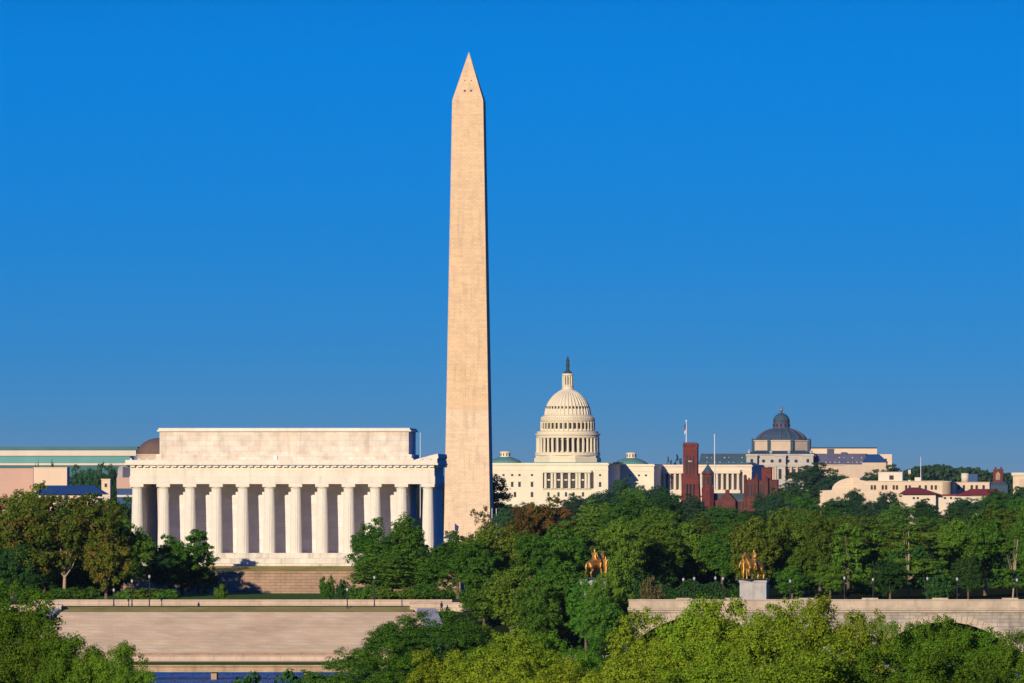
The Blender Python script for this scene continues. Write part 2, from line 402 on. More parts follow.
# the broad steps down to the river
st = thing('riverside_steps', 'broad flight of pale stone steps sloping down to the river', 'steps', (0, 1353.2, 0))
NS = 44
b = MB()
for k in range(NS):
    y0 = 33.0 * k / NS; z0 = 1.27 + 6.55 * k / NS; z1 = 1.27 + 6.55 * (k+1) / NS
    t = k / NS
    xl, xr = -81.0 + 5.0*t, -12.5 - 3.5*t
    b.add([(xl,y0,z0),(xr,y0,z0),(xr,y0,z1),(xl,y0,z1),(xr,33.0/NS+y0,z1),(xl,33.0/NS+y0,z1)], [(0,1,2,3),(3,2,4,5)])
b.build('treads', M['steps'], st)
b = MB().box(-84, -11.6, -0.62, -0.02, 1.27, 1.66); b.build('bottom_kerb', M['terrace_stone'], st)
for sgn, xb, xt in ((-1, -81.0, -76.0), (1, -12.5, -16.0)):
    o1, o2 = (xb-3.2, xb) if sgn < 0 else (xb, xb+3.2)
    t1, t2 = (xt-3.2, xt) if sgn < 0 else (xt, xt+3.2)
    b = MB().add([(o1,0,1.27),(o2,0,1.27),(t2,33,1.27),(t1,33,1.27),(o1,0,2.1),(o2,0,2.1),(t2,33,8.45),(t1,33,8.45)],
                 [(0,3,2,1),(4,5,6,7),(0,1,5,4),(1,2,6,5),(2,3,7,6),(3,0,4,7)])
    b.build('cheek_wall', M['pedestal'], st)
rw = thing('low_river_wall', 'low tan stone wall along the foot of the broad steps above the grass verge', 'wall', (0, 1308, 0))
MB().box(-150, 15.5, 0, 0.8, 1.2, 2.06).box(-150, 15.5, -0.1, 0.9, 2.062, 2.2).build('wall_body', M['wall_stone'], rw)
eb = thing('stone_end_block', 'pale rectangular stone block closing the top of the steps beside the trees', 'wall', (-14.6, 1389, 7.8))
MB().box(-2.6, 6.4, 0, 4, 0, 1.35).build('block', M['wall_stone'], eb)
MB().box(-2.7, 6.5, -0.1, 4.1, 1.352, 1.6).build('coping', M['wall_stone'], eb)
eb2 = thing('stone_end_block', 'pale stone block at the top of the steps near the bright green riverside tree', 'wall', (-79.0, 1387, 7.8))
MB().box(-7.0, 3.2, 0, 4, 0, 0.95).build('block', M['wall_stone'], eb2)
MB().box(-7.1, 3.3, -0.1, 4.1, 0.952, 1.2).build('coping', M['wall_stone'], eb2)

# the low causeway bridge over the water
cb = thing('low_causeway_bridge', 'long low tan concrete road bridge on square piers over blue water', 'bridge', (-45, 1240, 0))
MB().box(-130, 150, 0, 8, 1.12, 1.95).build('deck_girder', M['concrete'], cb)
MB().box(-130, 150, -0.35, 0.35, 1.952, 2.2).build('kerb_edge', M['concrete'], cb)
for k in range(-9, 11):
    MB().box(0.15+14.0*k-0.42, 0.15+14.0*k+0.42, 0.8, 7.2, -2.5, 1.118).build('pier', M['concrete'], cb)

# the arched stone bridge
AB_D = 1340.0
ab = thing('arched_stone_bridge', 'long granite bridge with low arches and a solid parapet beyond the yellow-green trees', 'bridge', (0, AB_D, 0))
X0, X1 = WX(630, AB_D), 300.0
TOPZ = 9.15
arches = []
R = 97 * AB_D / F
cxs = [WX(700, AB_D), WX(945, AB_D), WX(1190, AB_D), WX(1435, AB_D), WX(1680, AB_D)]
czs = [WZ(616, AB_D) - R] + [WZ(621.5, AB_D) - R]*4
poly = [(X0, -2.0)]
for cx, cz in zip(cxs, czs):
    a0 = math.asin(max(-1, min(1, (-2.0 - cz) / R)))
    for k in range(33):
        a = math.pi - a0 - (math.pi - 2*a0) * k / 32
        poly.append((cx + R*math.cos(a), cz + R*math.sin(a)))
poly += [(X1, -2.0), (X1, TOPZ), (X0, TOPZ)]
MB().prism_y(poly, 0, 30).build('arch_body', M['bridge_stone'], ab)
for cx, cz in zip(cxs, czs):
    a0 = math.asin((0.0 - cz) / R)
    ring = MB()
    for k in range(36):
        a = a0 + (math.pi - 2*a0) * k / 36; a2 = a0 + (math.pi - 2*a0) * (k + 0.94) / 36
        q = [(cx + r*math.cos(t), cz + r*math.sin(t)) for r, t in ((R*0.995, a), (R*1.075, a), (R*1.075, a2), (R*0.995, a2))]
        ring.prism_y(q[::-1], -0.16, 0.1)
    ring.build('arch_ring', M['bridge_trim'], ab)
MB().box(X0-0.4, X1, -0.7, 0, 8.85, 9.35).box(X0-0.3, X1, -0.4, 0, 8.5, 8.848).build('cornice', M['bridge_trim'], ab)
MB().box(X0-0.2, X1, -0.3, 0.5, 9.352, 10.4).box(X0-0.3, X1, -0.42, 0.62, 10.402, 10.62).build('parapet', M['bridge_trim'], ab)
for px_ in (684, 733, 806, 870, 940, 1010, 1080):
    MB().box(WX(px_, AB_D)-1.3, WX(px_, AB_D)+1.3, -0.5, 0.7, 10.622, 10.85).build('parapet_cap', M['bridge_trim'], ab)
MB().box(X0+0.2, X1, 0.7, 30, 9.152, 9.3).build('roadway', M['asphalt'], ab)

# ------------------------------------------------------------------ the columned temple
TD = 1560.0
TX = WX(288.6, TD)
T_Z = 13.4
tm = thing('columned_temple', 'long white marble temple with twelve tall fluted columns and a flat attic block', 'temple', (TX, TD, T_Z), D2R(-2.3))
HW, HD = 28.6, 18.0
b = MB()
for k, (o, z0, z1) in enumerate(((2.2, -4.5, 0.95), (1.4, 0.952, 1.95), (0.6, 1.952, 2.95))):
    b.box(-HW-o+0.5, HW+o-0.5, -HD-o+0.3, HD+o-0.3, z0, z1)
b.build('stepped_plinth', M['plinth'], tm)
CW = 23.4
MB().box(-CW, CW, -HD+5.9, HD-5.9, 2.952, 17.0).build('inner_wall', M['cella'], tm)
# columns
prof = [(1.14, 0.0), (1.12, 2.0), (1.08, 5.0), (1.02, 8.0), (0.93, 11.6), (0.92, 11.9), (0.98, 12.0), (1.2, 12.35)]
b = MB().lathe(prof, n=40, flute=0.055).box(-1.25, 1.25, -1.25, 1.25, 12.352, 12.9)
col0 = b.build('column', M['column'], tm)
cxl = [-27.25 + 4.955*i for i in range(12)]
locs = []
for i, x in enumerate(cxl):
    for y in (-HD+1.2, HD-1.2): locs.append((x, y, 2.952))
for j in range(1, 7):
    y = -HD+1.2 + (2*HD-2.4)*j/7
    for x in (cxl[0], cxl[-1]): locs.append((x, y, 2.952))
col0.location = locs[0]
repeat(col0, locs[1:], tm)
# entablature: a ring of beams, so the colonnade is open behind
def ring(mb, ox, oy, t, z0, z1):
    mb.box(-ox, ox, -oy, -oy+t, z0, z1); mb.box(-ox, ox, oy-t, oy, z0, z1)
    mb.box(-ox, -ox+t, -oy+t, oy-t, z0, z1); mb.box(ox-t, ox, -oy+t, oy-t, z0, z1)
b = MB(); ring(b, HW, HD, 2.5, 15.856, 17.35); b.build('architrave', M['temple'], tm)
b = MB(); ring(b, HW-0.12, HD-0.12, 2.3, 17.352, 19.15); b.build('frieze', M['temple'], tm)
MB().box(-HW+2.5, HW-2.5, -HD+2.5, HD-2.5, 16.9, 17.3).build('ceiling_slab', M['cella'], tm)
dn = MB().box(-0.42, 0.42, -0.3, 0.3, 19.0, 19.38).build('dentil', M['temple'], tm)
dl = [(-HW + 0.6 + (2*HW-1.2)*k/43, -HD-0.2, 0) for k in range(44)]
for sgn in (-1, 1): dl += [(sgn*(HW+0.15), -HD + 0.9 + (2*HD-1.8)*k/27, 0) for k in range(28)]
dn.location = dl[0]; repeat(dn, dl[1:], tm)
b = MB().box(-HW-0.95, HW+0.6, -HD-0.95, HD+0.95, 19.40, 19.75).box(-HW-0.75, HW+0.45, -HD-0.75, HD+0.75, 19.752, 20.35)
b.build('cornice', M['temple'], tm)
an = MB().prism_y([(-0.22, 20.352), (0.22, 20.352), (0.15, 20.6), (0, 20.75), (-0.15, 20.6)], -HD-0.6, -HD-0.3).build('antefix', M['temple_attic'], tm)
al = [(-HW + 0.3 + 1.55*k, 0, 0) for k in range(37)]
an.location = al[0]; repeat(an, al[1:], tm)
MB().box(-CW-0.6, CW+0.6, -HD+4.6, HD-4.6, 20.352, 21.4).box(-CW, CW, -HD+5.2, HD-5.2, 21.402, 25.7).build('attic', M['temple_attic'], tm)
MB().box(-CW-0.45, CW+0.45, -HD+4.75, HD-4.75, 25.702, 26.0).box(-CW-0.2, CW+0.2, -HD+5.0, HD-5.0, 26.002, 26.35).build('attic_cornice', M['temple'], tm)
MB().prism_y([(24.6, 20.353), (28.9, 20.353), (29.2, 20.8), (29.1, 21.5), (28.5, 21.4)], -HD+0.6, HD-0.5).build('roof_edge', M['temple'], tm)
MB().box(-2.0, -1.2, -HD+4.3, -HD+4.6, 20.352, 21.2).build('roof_hatch', M['cella'], tm)

# terrace in front of the temple
tw = thing('terrace_wall', 'brown coursed granite retaining wall below the columned temple', 'wall', (TX, TD, 0), D2R(-2.3))
MB().box(-34, 34, -32, -31.1, 8.6, 12.75).box(-34.1, 34.1, -32.15, -31.05, 12.752, 13.08).build('front_wall', M['terrace_stone'], tw)
MB().box(-34, -33.1, -31.0, 32, 8.6, 13.0).build('side_wall', M['terrace_stone'], tw)
MB().box(33.1, 34, -31.0, 32, 8.6, 13.0).build('side_wall', M['terrace_stone'], tw)
o = MB().add([(-33.1,-31,13.05),(33.1,-31,13.05),(33.1,-20,13.95),(-33.1,-20,13.95),(33.1,32,13.95),(-33.1,32,13.95)], [(0,1,2,3),(3,2,4,5)]).build('terrace_lawn', M['dry_lawn'])
o.location = (TX, TD, 0); o.rotation_euler = (0,0,D2R(-2.3)); tag(o, kind='structure')

# ------------------------------------------------------------------ the obelisk
OD = 2812.0
OZ = 6.8
ob = thing('obelisk', 'towering pale stone obelisk with a pointed top rising above everything', 'monument', (WX(468.9, OD), OD, OZ), D2R(-4.2))
h0, h1, hb, ht = 8.05, 5.28, 0.0, 152.4
b = MB().frustum((-h0, h0, -h0, h0), hb-2, (-h1, h1, -h1, h1), ht)
b.build('shaft', M['monument'], ob)
pyr = MB().add([(-h1,-h1,ht),(h1,-h1,ht),(h1,h1,ht),(-h1,h1,ht),(0,0,169.2)], [(0,1,4),(1,2,4),(2,3,4),(3,0,4)])
pyr.build('pyramidion', M['monument'], ob)
for sx in (-1.1, 1.1):
    z = 155.6; yy = -h1 * (169.2 - z) / (169.2 - ht)
    MB().box(sx-0.34, sx+0.34, yy-0.12, yy+0.5, z-0.2, z+0.3).build('observation_window', M['window'], ob)
    z = 159.2; yy = -h1 * (169.2 - z) / (169.2 - ht)
    MB().box(sx-0.16, sx+0.16, yy-0.08, yy+0.4, z-0.2, z+0.2).build('warning_light', M['tile'], ob)
# flag poles round its base
fp = thing('flagpole', 'slim white flagpole standing at the foot of the tall obelisk', 'flagpole', (WX(492, 2790), 2790, 7), group='flagpoles round the obelisk')
MB().lathe([(0.16, 0), (0.10, 13.0), (0.2, 13.1), (0.05, 13.4)], n=8).build('pole', M['pole'], fp)
for px_, d_ in ((496.3, 2800), (500.2, 2812), (504.6, 2826), (508.5, 2838)):
    c = copy_tree(fp); c.location = (WX(px_, d_), d_, 7)
fl = thing('flagpole', 'flagpole with a limp dark flag before the lit face of the obelisk', 'flagpole', (WX(454.5, 2760), 2760, 6.5), group='flagpoles round the obelisk')
MB().lathe([(0.12, 0), (0.08, 9.2), (0.16, 9.3), (0.05, 9.5)], n=8).build('pole', M['pole'], fl)
b = MB()
vs_, fs_ = [], []
for i in range(7):
    for j in range(4):
        u, v = i/6, j/3
        vs_.append((0.1 + 1.35*u*(1-0.25*v), 0.18*math.sin(u*7+v), 9.0 - 1.0*u - 2.3*v*(1-0.2*u)))
for i in range(6):
    for j in range(3): fs_.append((i*4+j, i*4+j+1, (i+1)*4+j+1, (i+1)*4+j))
b.add(vs_, fs_).build('flag', M['cloth_blue'], fl)
ks = thing('small_kiosk', 'tiny dark roofed lodge at the foot of the obelisk', 'lodge', (WX(450.5, 2780), 2780, 7.4))
MB().box(-2.2, 2.2, -2, 2, 0, 3.0).build('wall', M['white'], ks)
MB().frustum((-2.6, 2.6, -2.4, 2.4), 3.002, (-1.2, 1.2, -1, 1), 4.2).build('roof', M['slate'], ks)

# ------------------------------------------------------------------ the domed capitol
CD = 5090.0
CYAW = D2R(-10)
mC = CD / F
CX, CZ = WX(568, CD), 12.0
cp = thing('domed_capitol', 'huge cream building with a tall tiered white dome behind the obelisk', 'building', (CX, CD, CZ), CYAW)
def cx_(px, y=0.0): return ((px - 568)*mC - y*math.sin(-CYAW)) / math.cos(CYAW)
def cz_(py): return WZ(py, CD) - CZ
def wall_block(x0, x1, y0, y1, ztop, mat, name='wall', parent=None, zline=True):
    b = MB().box(x0, x1, y0, y1, -4, ztop - 1.3).box(x0-0.7, x1+0.7, y0-0.7, y1+0.7, ztop-1.3+0.002, ztop-0.4).box(x0-0.1, x1+0.1, y0-0.1, y1+0.1, ztop-0.398, ztop)
    b.box(x0-0.3, x1+0.3, y0-0.3, y0-0.001, ztop-4.4, ztop-3.9)
    return b.build(name, mat, parent or cp)
zt = cz_(463)
wall_block(cx_(448), cx_(608), 0, 48, zt, M['capitol'], 'central_block')
wall_block(cx_(612, 48), cx_(655, 48), 48.01, 80, cz_(464), M['capitol'], 'link_block')
wall_block(cx_(662, 78), cx_(754, 78), 80.01, 130, cz_(464.5), M['wing_stone'], 'side_wing')
# windows of the front
def window(x, y, w_, z0, z1, mat='window', root=None, surround=None):
    MB().box(x-w_/2, x+w_/2, y-0.28, y+0.2, z0, z1).build('window', M[mat], root or cp)
    if surround:
        MB().box(x-w_/2-0.35, x+w_/2+0.35, y-0.55, y-0.02, z1+0.002, z1+0.5).build('window_head', surround, root or cp)
for px_ in (496, 503.5, 512.2, 519.5, 532):
    window(cx_(px_), 0, 1.3, cz_(476.0), cz_(474.0))
for px_ in (503.5, 512.2, 519.5, 532):
    window(cx_(px_), 0, 1.5, cz_(486.8), cz_(481.8), surround=M['capitol'])
for px_ in (515, 532):
    window(cx_(px_), 0, 1.5, cz_(497), cz_(492))
for px_ in (548.5, 558.5, 566, 573.5, 583):
    window(cx_(px_), 0, 1.3, cz_(496.5), cz_(492.2))
for px_ in (600,):
    window(cx_(px_), 0, 1.3, cz_(476.0), cz_(474.2)); window(cx_(px_), 0, 1.4, cz_(486.8), cz_(482))
for px_ in (631, 640, 647):
    window(cx_(px_, 48), 48.01, 1.3, cz_(476.2), cz_(474.4))
# the centre loggia with its columns; dark panels stand for its shaded recesses
MB().box(cx_(542.5), cx_(591), -1.0, -0.002, cz_(489.5), cz_(488.6)).build('loggia_sill', M['capitol'], cp)
for px_, w_ in ((544.0, 1.4), (548.9, 2.4), (558.8, 2.4), (566.0, 2.4), (573.4, 2.4), (583.0, 2.2), (592.3, 1.5)):  # the last strip paints the shade in the corner return
    MB().box(cx_(px_)-w_/2, cx_(px_)+w_/2, -0.3, 0.2, cz_(488.4), cz_(472.3)).build('loggia_opening', M['window_brown'], cp)
    if w_ > 2:
        MB().box(cx_(px_)-w_/2+0.3, cx_(px_)+w_/2-0.3, -0.5, -0.31, cz_(480.6), cz_(479.2)).build('spandrel', M['capitol'], cp)
colc = MB().lathe([(0.95, 0), (0.9, 1.0), (0.82, 8.5), (1.05, 9.4)], n=12)
cc = colc.build('column', M['capitol'], cp)
ll = [(cx_(px_), -1.3, cz_(488.2)) for px_ in (546, 552.3, 555.6, 562.3, 569.8, 577, 580, 586.2, 589.3)]
cc.location = ll[0]; repeat(cc, ll[1:], cp)
MB().box(cx_(543), cx_(592), -2.4, -0.31, cz_(472.6), cz_(470.2)).build('loggia_beam', M['capitol'], cp)
# the wing's colonnade
wcol = MB().lathe([(1.0, 0), (0.95, 1.0), (0.82, 9.3), (1.05, 10.3)], n=12).build('column', M['wing_stone'], cp)
lw = []
for px_ in list(np.arange(666.5, 741, 5.3)):
    MB().box(cx_(px_+2.65, 80)-0.95, cx_(px_+2.65, 80)+0.95, 79.75, 80.4, cz_(489.5), cz_(473.6)).build('wing_window', M['window_brown'], cp)
    lw.append((cx_(px_, 78), 78.4, cz_(489.8)))
wcol.location = lw[0]; repeat(wcol, lw[1:], cp)
MB().box(cx_(664.5, 78), cx_(743, 78), 76.9, 79.7, cz_(473.4), cz_(470.4)).build('wing_beam', M['wing_stone'], cp)
MB().box(cx_(664.5, 78), cx_(743, 78), 76.9, 79.7, cz_(496), cz_(490)).build('wing_base', M['wing_stone'], cp)
window(cx_(744, 80), 80.01, 1.6, cz_(494), cz_(470))  # tall dark strip for the line at the wing's end, not a window
MB().frustum((cx_(690, 80), cx_(752, 80), 84, 126), cz_(464.4), (cx_(698, 80), cx_(748, 80), 92, 118), cz_(462.2)).build('wing_roof', M['copper'], cp)
# the two low side domes
for px_, y_, zc in ((505, 24, 463), (632.5, 64, 464)):
    x_ = cx_(px_, y_); z_ = cz_(zc)
    MB().lathe([(11.0, z_), (8.6, z_+1.8), (5.2, z_+3.3), (3.4, z_+3.9)], x_, y_, n=32).build('copper_side_dome', M['copper'], cp, True)
    sl = MB().lathe([(3.3, z_+3.7), (3.2, z_+4.2), (3.0, z_+4.3), (3.0, z_+6.3), (3.5, z_+6.5), (3.4, z_+6.9), (2.2, z_+7.4)], x_, y_, n=20).build('side_lantern', M['capitol'], cp)
    for k in range(10):
        a = 2*math.pi*k/10 + 0.2
        MB().lathe([(0.42, z_+4.5), (0.42, z_+6.1)], x_+2.85*math.cos(a), y_+2.85*math.sin(a), n=6).build('lantern_window', M['window_brown'], sl)
MB().box(cx_(520), cx_(612), 3, 44, zt-0.3, zt+0.5).build('roof_deck', M['copper'], cp)
# the great dome
dy = 26.0
dx = cx_(568, dy)
def R_(w): return w * mC
dm = MB().lathe([(R_(34.5), zt+0.4), (R_(34.5), cz_(458)), (R_(33.2), cz_(457.6)), (R_(32.6), cz_(453.5)), (R_(33.2), cz_(453.2)), (R_(33.2), cz_(452.2))], dx, dy, n=8, rot=D2R(22.5)).build('dome_base', M['dome'], cp)
MB().lathe([(R_(32.8), cz_(455.5)), (R_(32.8), cz_(452.4))], dx, dy, n=48).build('drum_step', M['dome'], cp)
drw = MB().lathe([(R_(25.5), cz_(452.3)), (R_(25.5), cz_(437.2))], dx, dy, n=48).build('drum_wall', M['dome'], cp, True)
pc = MB().lathe([(0.85, 0), (0.80, 0.6), (0.70, 8.0), (0.92, 8.9)], n=10).build('peristyle_column', M['dome'], cp)
pl = []
NP = 36
for k in range(NP):
    a = 2*math.pi*k/NP
    pl.append((dx + R_(30.6)*math.cos(a), dy + R_(30.6)*math.sin(a), cz_(452.2)))
    a2 = a + math.pi/NP
    wq = MB().box(-0.85, 0.85, -0.35, 0.3, cz_(450.5), cz_(439.5)).build('drum_window', M['window_brown'], drw)
    wq.location = (dx + R_(25.5)*math.cos(a2), dy + R_(25.5)*math.sin(a2), 0); wq.rotation_euler = (0, 0, a2 + math.pi/2)
pc.location = pl[0]; repeat(pc, pl[1:], cp)
MB().lathe([(R_(31.6), cz_(437.6)), (R_(31.8), cz_(435.4)), (R_(32.9), cz_(434.8)), (R_(32.9), cz_(433.6)), (R_(31.0), cz_(433.4)), (R_(31.0), cz_(431.2)), (R_(27.0), cz_(430.8))], dx, dy, n=72).build('peristyle_cornice', M['dome'], cp)
udr = MB().lathe([(R_(26.4), cz_(431)), (R_(26.4), cz_(421.2)), (R_(27.6), cz_(420.6)), (R_(27.6), cz_(419.2)), (R_(26.2), cz_(418.8)), (R_(25.2), cz_(415.5)), (R_(23.6), cz_(414.6))], dx, dy, n=72).build('upper_drum', M['dome'], cp)
for k in range(NP):
    a = 2*math.pi*k/NP + math.pi/NP
    wq = MB().box(-0.72, 0.72, -0.25, 0.3, cz_(428.6), cz_(422.6)).build('upper_window', M['window_brown'], udr)
    wq.location = (dx + R_(26.35)*math.cos(a), dy + R_(26.35)*math.sin(a), 0); wq.rotation_euler = (0, 0, a + math.pi/2)
    b3 = MB().box(-0.28, 0.28, -0.7, 0.3, cz_(430.4), cz_(421.4)).build('pilaster', M['dome'], udr)
    a3 = a + math.pi/NP
    b3.location = (dx + R_(26.35)*math.cos(a3), dy + R_(26.35)*math.sin(a3), 0); b3.rotation_euler = (0, 0, a3 + math.pi/2)
brk = MB()
for k in range(72):
    a = 2*math.pi*k/72
    c_, s_ = math.cos(a), math.sin(a)
    r0, r1 = R_(24.6), R_(26.9)
    q = [(dx + r*c_ - t*s_, dy + r*s_ + t*c_) for r, t in ((r0, -0.3), (r1, -0.3), (r1, 0.3), (r0, 0.3))]
    brk.prism_z(q, cz_(418.8), cz_(416.6))
brk.build('brackets', M['dome'], cp)
# ribbed shell
shell = [(22.6, 415.2), (22.5, 412.5), (21.9, 409.0), (20.7, 405.5), (18.9, 401.8), (16.6, 398.4), (13.9, 395.3), (11.0, 392.8), (8.6, 391.2), (7.6, 390.4)]
dsh = MB().lathe([(R_(r), cz_(y)) for r, y in shell], dx, dy, n=72).build('dome_shell', M['dome'], cp, True)
ribs = MB()
for k in range(36):
    a = 2*math.pi*k/36
    pts = [(dx + R_(r+0.1)*math.cos(a), dy + R_(r+0.1)*math.sin(a), cz_(y)) for r, y in shell]
    ribs.tube(pts, [0.55]*5 + [0.45]*2 + [0.35]*3, n=5)
ribs.build('dome_ribs', M['dome'], dsh)
for k in range(36):
    a = 2*math.pi*k/36 + math.pi/36
    wq = MB().box(-0.45, 0.45, -0.3, 0.4, -0.75, 0.75).build('dome_oculus', M['window_brown'], dsh)
    wq.location = (dx + R_(21.6)*math.cos(a), dy + R_(21.6)*math.sin(a), cz_(407.2)); wq.rotation_euler = (0, 0, a + math.pi/2)
lan = MB().lathe([(R_(8.2), cz_(391.2)), (R_(7.8), cz_(389.8)), (R_(6.0), cz_(388.8)), (R_(5.4), cz_(386.0)), (R_(6.0), cz_(385.6)), (R_(6.0), cz_(384.8)), (R_(3.4), cz_(384.6)), (R_(3.4), cz_(375.4)), (R_(5.6), cz_(375.0)), (R_(5.7), cz_(373.4)), (R_(4.6), cz_(372.8))], dx, dy, n=32).build('lantern', M['dome'], cp)
for k in range(12):
    a = 2*math.pi*k/12
    MB().lathe([(0.55, cz_(384.8)), (0.48, cz_(375.2))], dx + R_(4.9)*math.cos(a), dy + R_(4.9)*math.sin(a), n=8).build('lantern_column', M['dome'], lan)
    a += math.pi/12
    MB().lathe([(0.5, cz_(383.6)), (0.5, cz_(376.6))], dx + R_(3.15)*math.cos(a), dy + R_(3.15)*math.sin(a), n=6).build('lantern_opening', M['window_brown'], lan)
MB().lathe([(R_(4.6), cz_(373.0)), (R_(4.3), cz_(371.8)), (R_(2.6), cz_(370.6)), (R_(1.7), cz_(368.8)), (R_(1.5), cz_(366.6)), (R_(2.0), cz_(366.2)), (R_(2.0), cz_(365.2)), (R_(1.4), cz_(364.8))], dx, dy, n=20).build('bronze_cap', M['bronze'], cp)
MB().lathe([(R_(1.9), cz_(364.9)), (R_(1.8), cz_(363.5)), (R_(1.45), cz_(361.6)), (R_(2.0), cz_(360.2)), (R_(1.7), cz_(359.2)), (R_(0.8), cz_(358.5)), (R_(1.05), cz_(357.6)), (R_(0.9), cz_(356.6)), (R_(0.3), cz_(355.6))], dx, dy, n=12).build('crowning_figure', M['bronze'], cp)
# white flagpole beyond the turret of the red castle
f2 = thing('flagpole', 'tall bare white flagpole above the roofs beside the red tower', 'flagpole', (WX(714.6, 5050), 5050, 12))
MB().lathe([(0.42, 0), (0.25, WZ(435, 5050)-12.4), (0.5, WZ(434.6, 5050)-12.2), (0.1, WZ(434, 5050)-12)], n=8).build('pole', M['pole'], f2)
f3 = thing('flagpole', 'thin pale mast rising behind the roof corner of the columned temple', 'flagpole', (WX(420.3, 1640), 1640, 9))
MB().lathe([(0.09, 0), (0.06, WZ(433.4, 1640)-9.2), (0.1, WZ(433.1, 1640)-9.1), (0.05, WZ(432.8, 1640)-9)], n=8).build('pole', M['pole'], f3)

# ------------------------------------------------------------------ the library with a dark dome
LD = 5600.0
mL = LD / F
LX, LZ = WX(780, LD), 13.0
LYAW = D2R(-4)
lb = thing('dark_domed_library', 'grey stone library with a dark slate dome and lantern', 'building', (LX, LD, LZ), LYAW)
def lx(px): return (px - 780) * mL
def lz(py): return WZ(py, LD) - LZ
b = MB().box(lx(747), lx(813), 0, 40, -4, lz(455)).box(lx(746), lx(814), -0.8, 41, lz(455)+0.002, lz(454)).box(lx(746.4), lx(813.6), -0.6, -0.001, lz(465), lz(463.8)).box(lx(746.4), lx(813.6), -0.6, -0.001, lz(481.6), lz(480.6))
b.build('main_pavilion', M['library'], lb)
for px_ in (754, 763.5, 772, 780, 788, 796, 805.5):
    MB().lathe([(1.1, 0), (1.1, 0.5)], 0, 0, n=14).build('round_window', M['window'], lb)
    o = bpy.context.scene.collection.objects[-1]; o.rotation_euler = (D2R(90), 0, 0); o.location = (lx(px_), 0.1, lz(461))
lcol = MB().lathe([(1.0, 0), (0.85, lz(467.2)-lz(480.4)-1), (1.15, lz(467)-lz(480.4))], n=12).build('column', M['library_warm'], lb)
cl = []
for px_ in (750, 757, 761, 767, 773, 779, 785, 791, 797, 803, 810):
    cl.append((lx(px_), -1.3, lz(480.4)))
lcol.location = cl[0]; repeat(lcol, cl[1:], lb)
for px_ in (754, 764, 770, 776, 782, 788, 794, 800, 806):
    MB().box(lx(px_)-0.9, lx(px_)+0.9, -0.2, 0.3, lz(479), lz(469)).build('window', M['window'], lb)
MB().box(lx(747), lx(813), -2.5, -0.61, lz(466.9), lz(465.1)).build('portico_beam', M['library'], lb)
MB().box(lx(747), lx(813), -3.0, -0.61, lz(492), lz(480.5)).build('portico_base', M['library'], lb)
for xa, xb in ((746.6, 757.4), (774.5, 786), (802.6, 813.4)):
    MB().box(lx(xa), lx(xb), -4.2, -3.01, lz(492), lz(466)).box(lx(xa)-0.4, lx(xb)+0.4, -4.6, -1, lz(466)+0.002, lz(464.4)).box(lx(xa), lx(xb), -4.0, -0.81, lz(464.4)+0.002, lz(456.2)).box(lx(xa)-0.4, lx(xb)+0.4, -4.5, -0.82, lz(456.2)+0.002, lz(455)).build('projecting_bay', M['library'], lb)
    xm = (xa+xb)/2
    MB().box(lx(xm)-1.0, lx(xm)+1.0, -4.35, -4.1, lz(479), lz(469)).build('window', M['window'], lb)
    MB().box(lx(xm)-0.9, lx(xm)+0.9, -4.15, -3.9, lz(462.5), lz(459)).build('window', M['window'], lb)
    for q in (xa+1.2, xb-1.2):
        MB().lathe([(0.8, lz(480.4)), (0.7, lz(467)), (0.9, lz(466.4))], lx(q), -4.6, n=10).build('column', M['library_warm'], lb)
for px_ in (760, 764, 768, 772, 789, 793, 797, 801):
    MB().box(lx(px_)-0.8, lx(px_)+0.8, -3.2, -2.9, lz(487), lz(482.5)).build('window', M['window'], lb)
MB().frustum((lx(745), lx(815), -1.2, 41), lz(453.9), (lx(756), lx(804), 8, 34), lz(450.4)).build('pavilion_roof', M['slate'], lb)
oc = D2R(22.5)
MB().lathe([(30*mL, lz(452)), (30*mL, lz(441.4)), (31*mL, lz(441)), (31*mL, lz(440))], 0, 26, n=8, rot=oc).build('octagonal_drum', M['library_warm'], lb)
for k in range(8):
    a = 2*math.pi*k/8 + oc
    MB().box(30.2*mL*math.cos(a)-1.0, 30.2*mL*math.cos(a)+1.0, 26+30.2*mL*math.sin(a)-1.0, 26+30.2*mL*math.sin(a)+1.0, lz(452), lz(438.5)).build('corner_pier', M['slate'], lb)
MB().lathe([(26.4*mL, lz(440.1)), (25.2*mL, lz(438.4)), (22.2*mL, lz(435.0)), (17.8*mL, lz(431.8)), (12.6*mL, lz(429.3)), (10.4*mL, lz(428.4))], 0, 26, n=16).build('slate_dome', M['slate'], lb)
rb_ = MB()
for k in range(16):
    a = 2*math.pi*k/16
    rb_.tube([(r*mL*math.cos(a), 26+r*mL*math.sin(a), lz(y)) for r, y in ((25.4, 438.3), (22.4, 434.9), (18.0, 431.7), (12.7, 429.2))], [0.5, 0.45, 0.4, 0.35], 5)
rb_.build('dome_seam', M['violet_slate'], lb)
for px_ in (749, 811, 771, 789):
    MB().lathe([(1.1, lz(454)), (0.9, lz(452.4)), (1.3, lz(452)), (0.5, lz(450.6)), (0.1, lz(449))], lx(px_), 1.0, n=8).build('roof_urn', M['library'], lb)
ldr = MB().lathe([(10.4*mL, lz(429)), (8.6*mL, lz(427.6)), (7.9*mL, lz(427.2)), (7.9*mL, lz(423.2)), (8.5*mL, lz(422.8)), (8.5*mL, lz(422.0))], 0, 26, n=24).build('lantern_drum', M['violet_slate'], lb)
for k in range(12):
    a = 2*math.pi*k/12
    MB().lathe([(0.75, lz(426.6)), (0.75, lz(423.6))], 7.6*mL*math.cos(a), 26+7.6*mL*math.sin(a), n=6).build('lantern_window', M['window'], ldr)
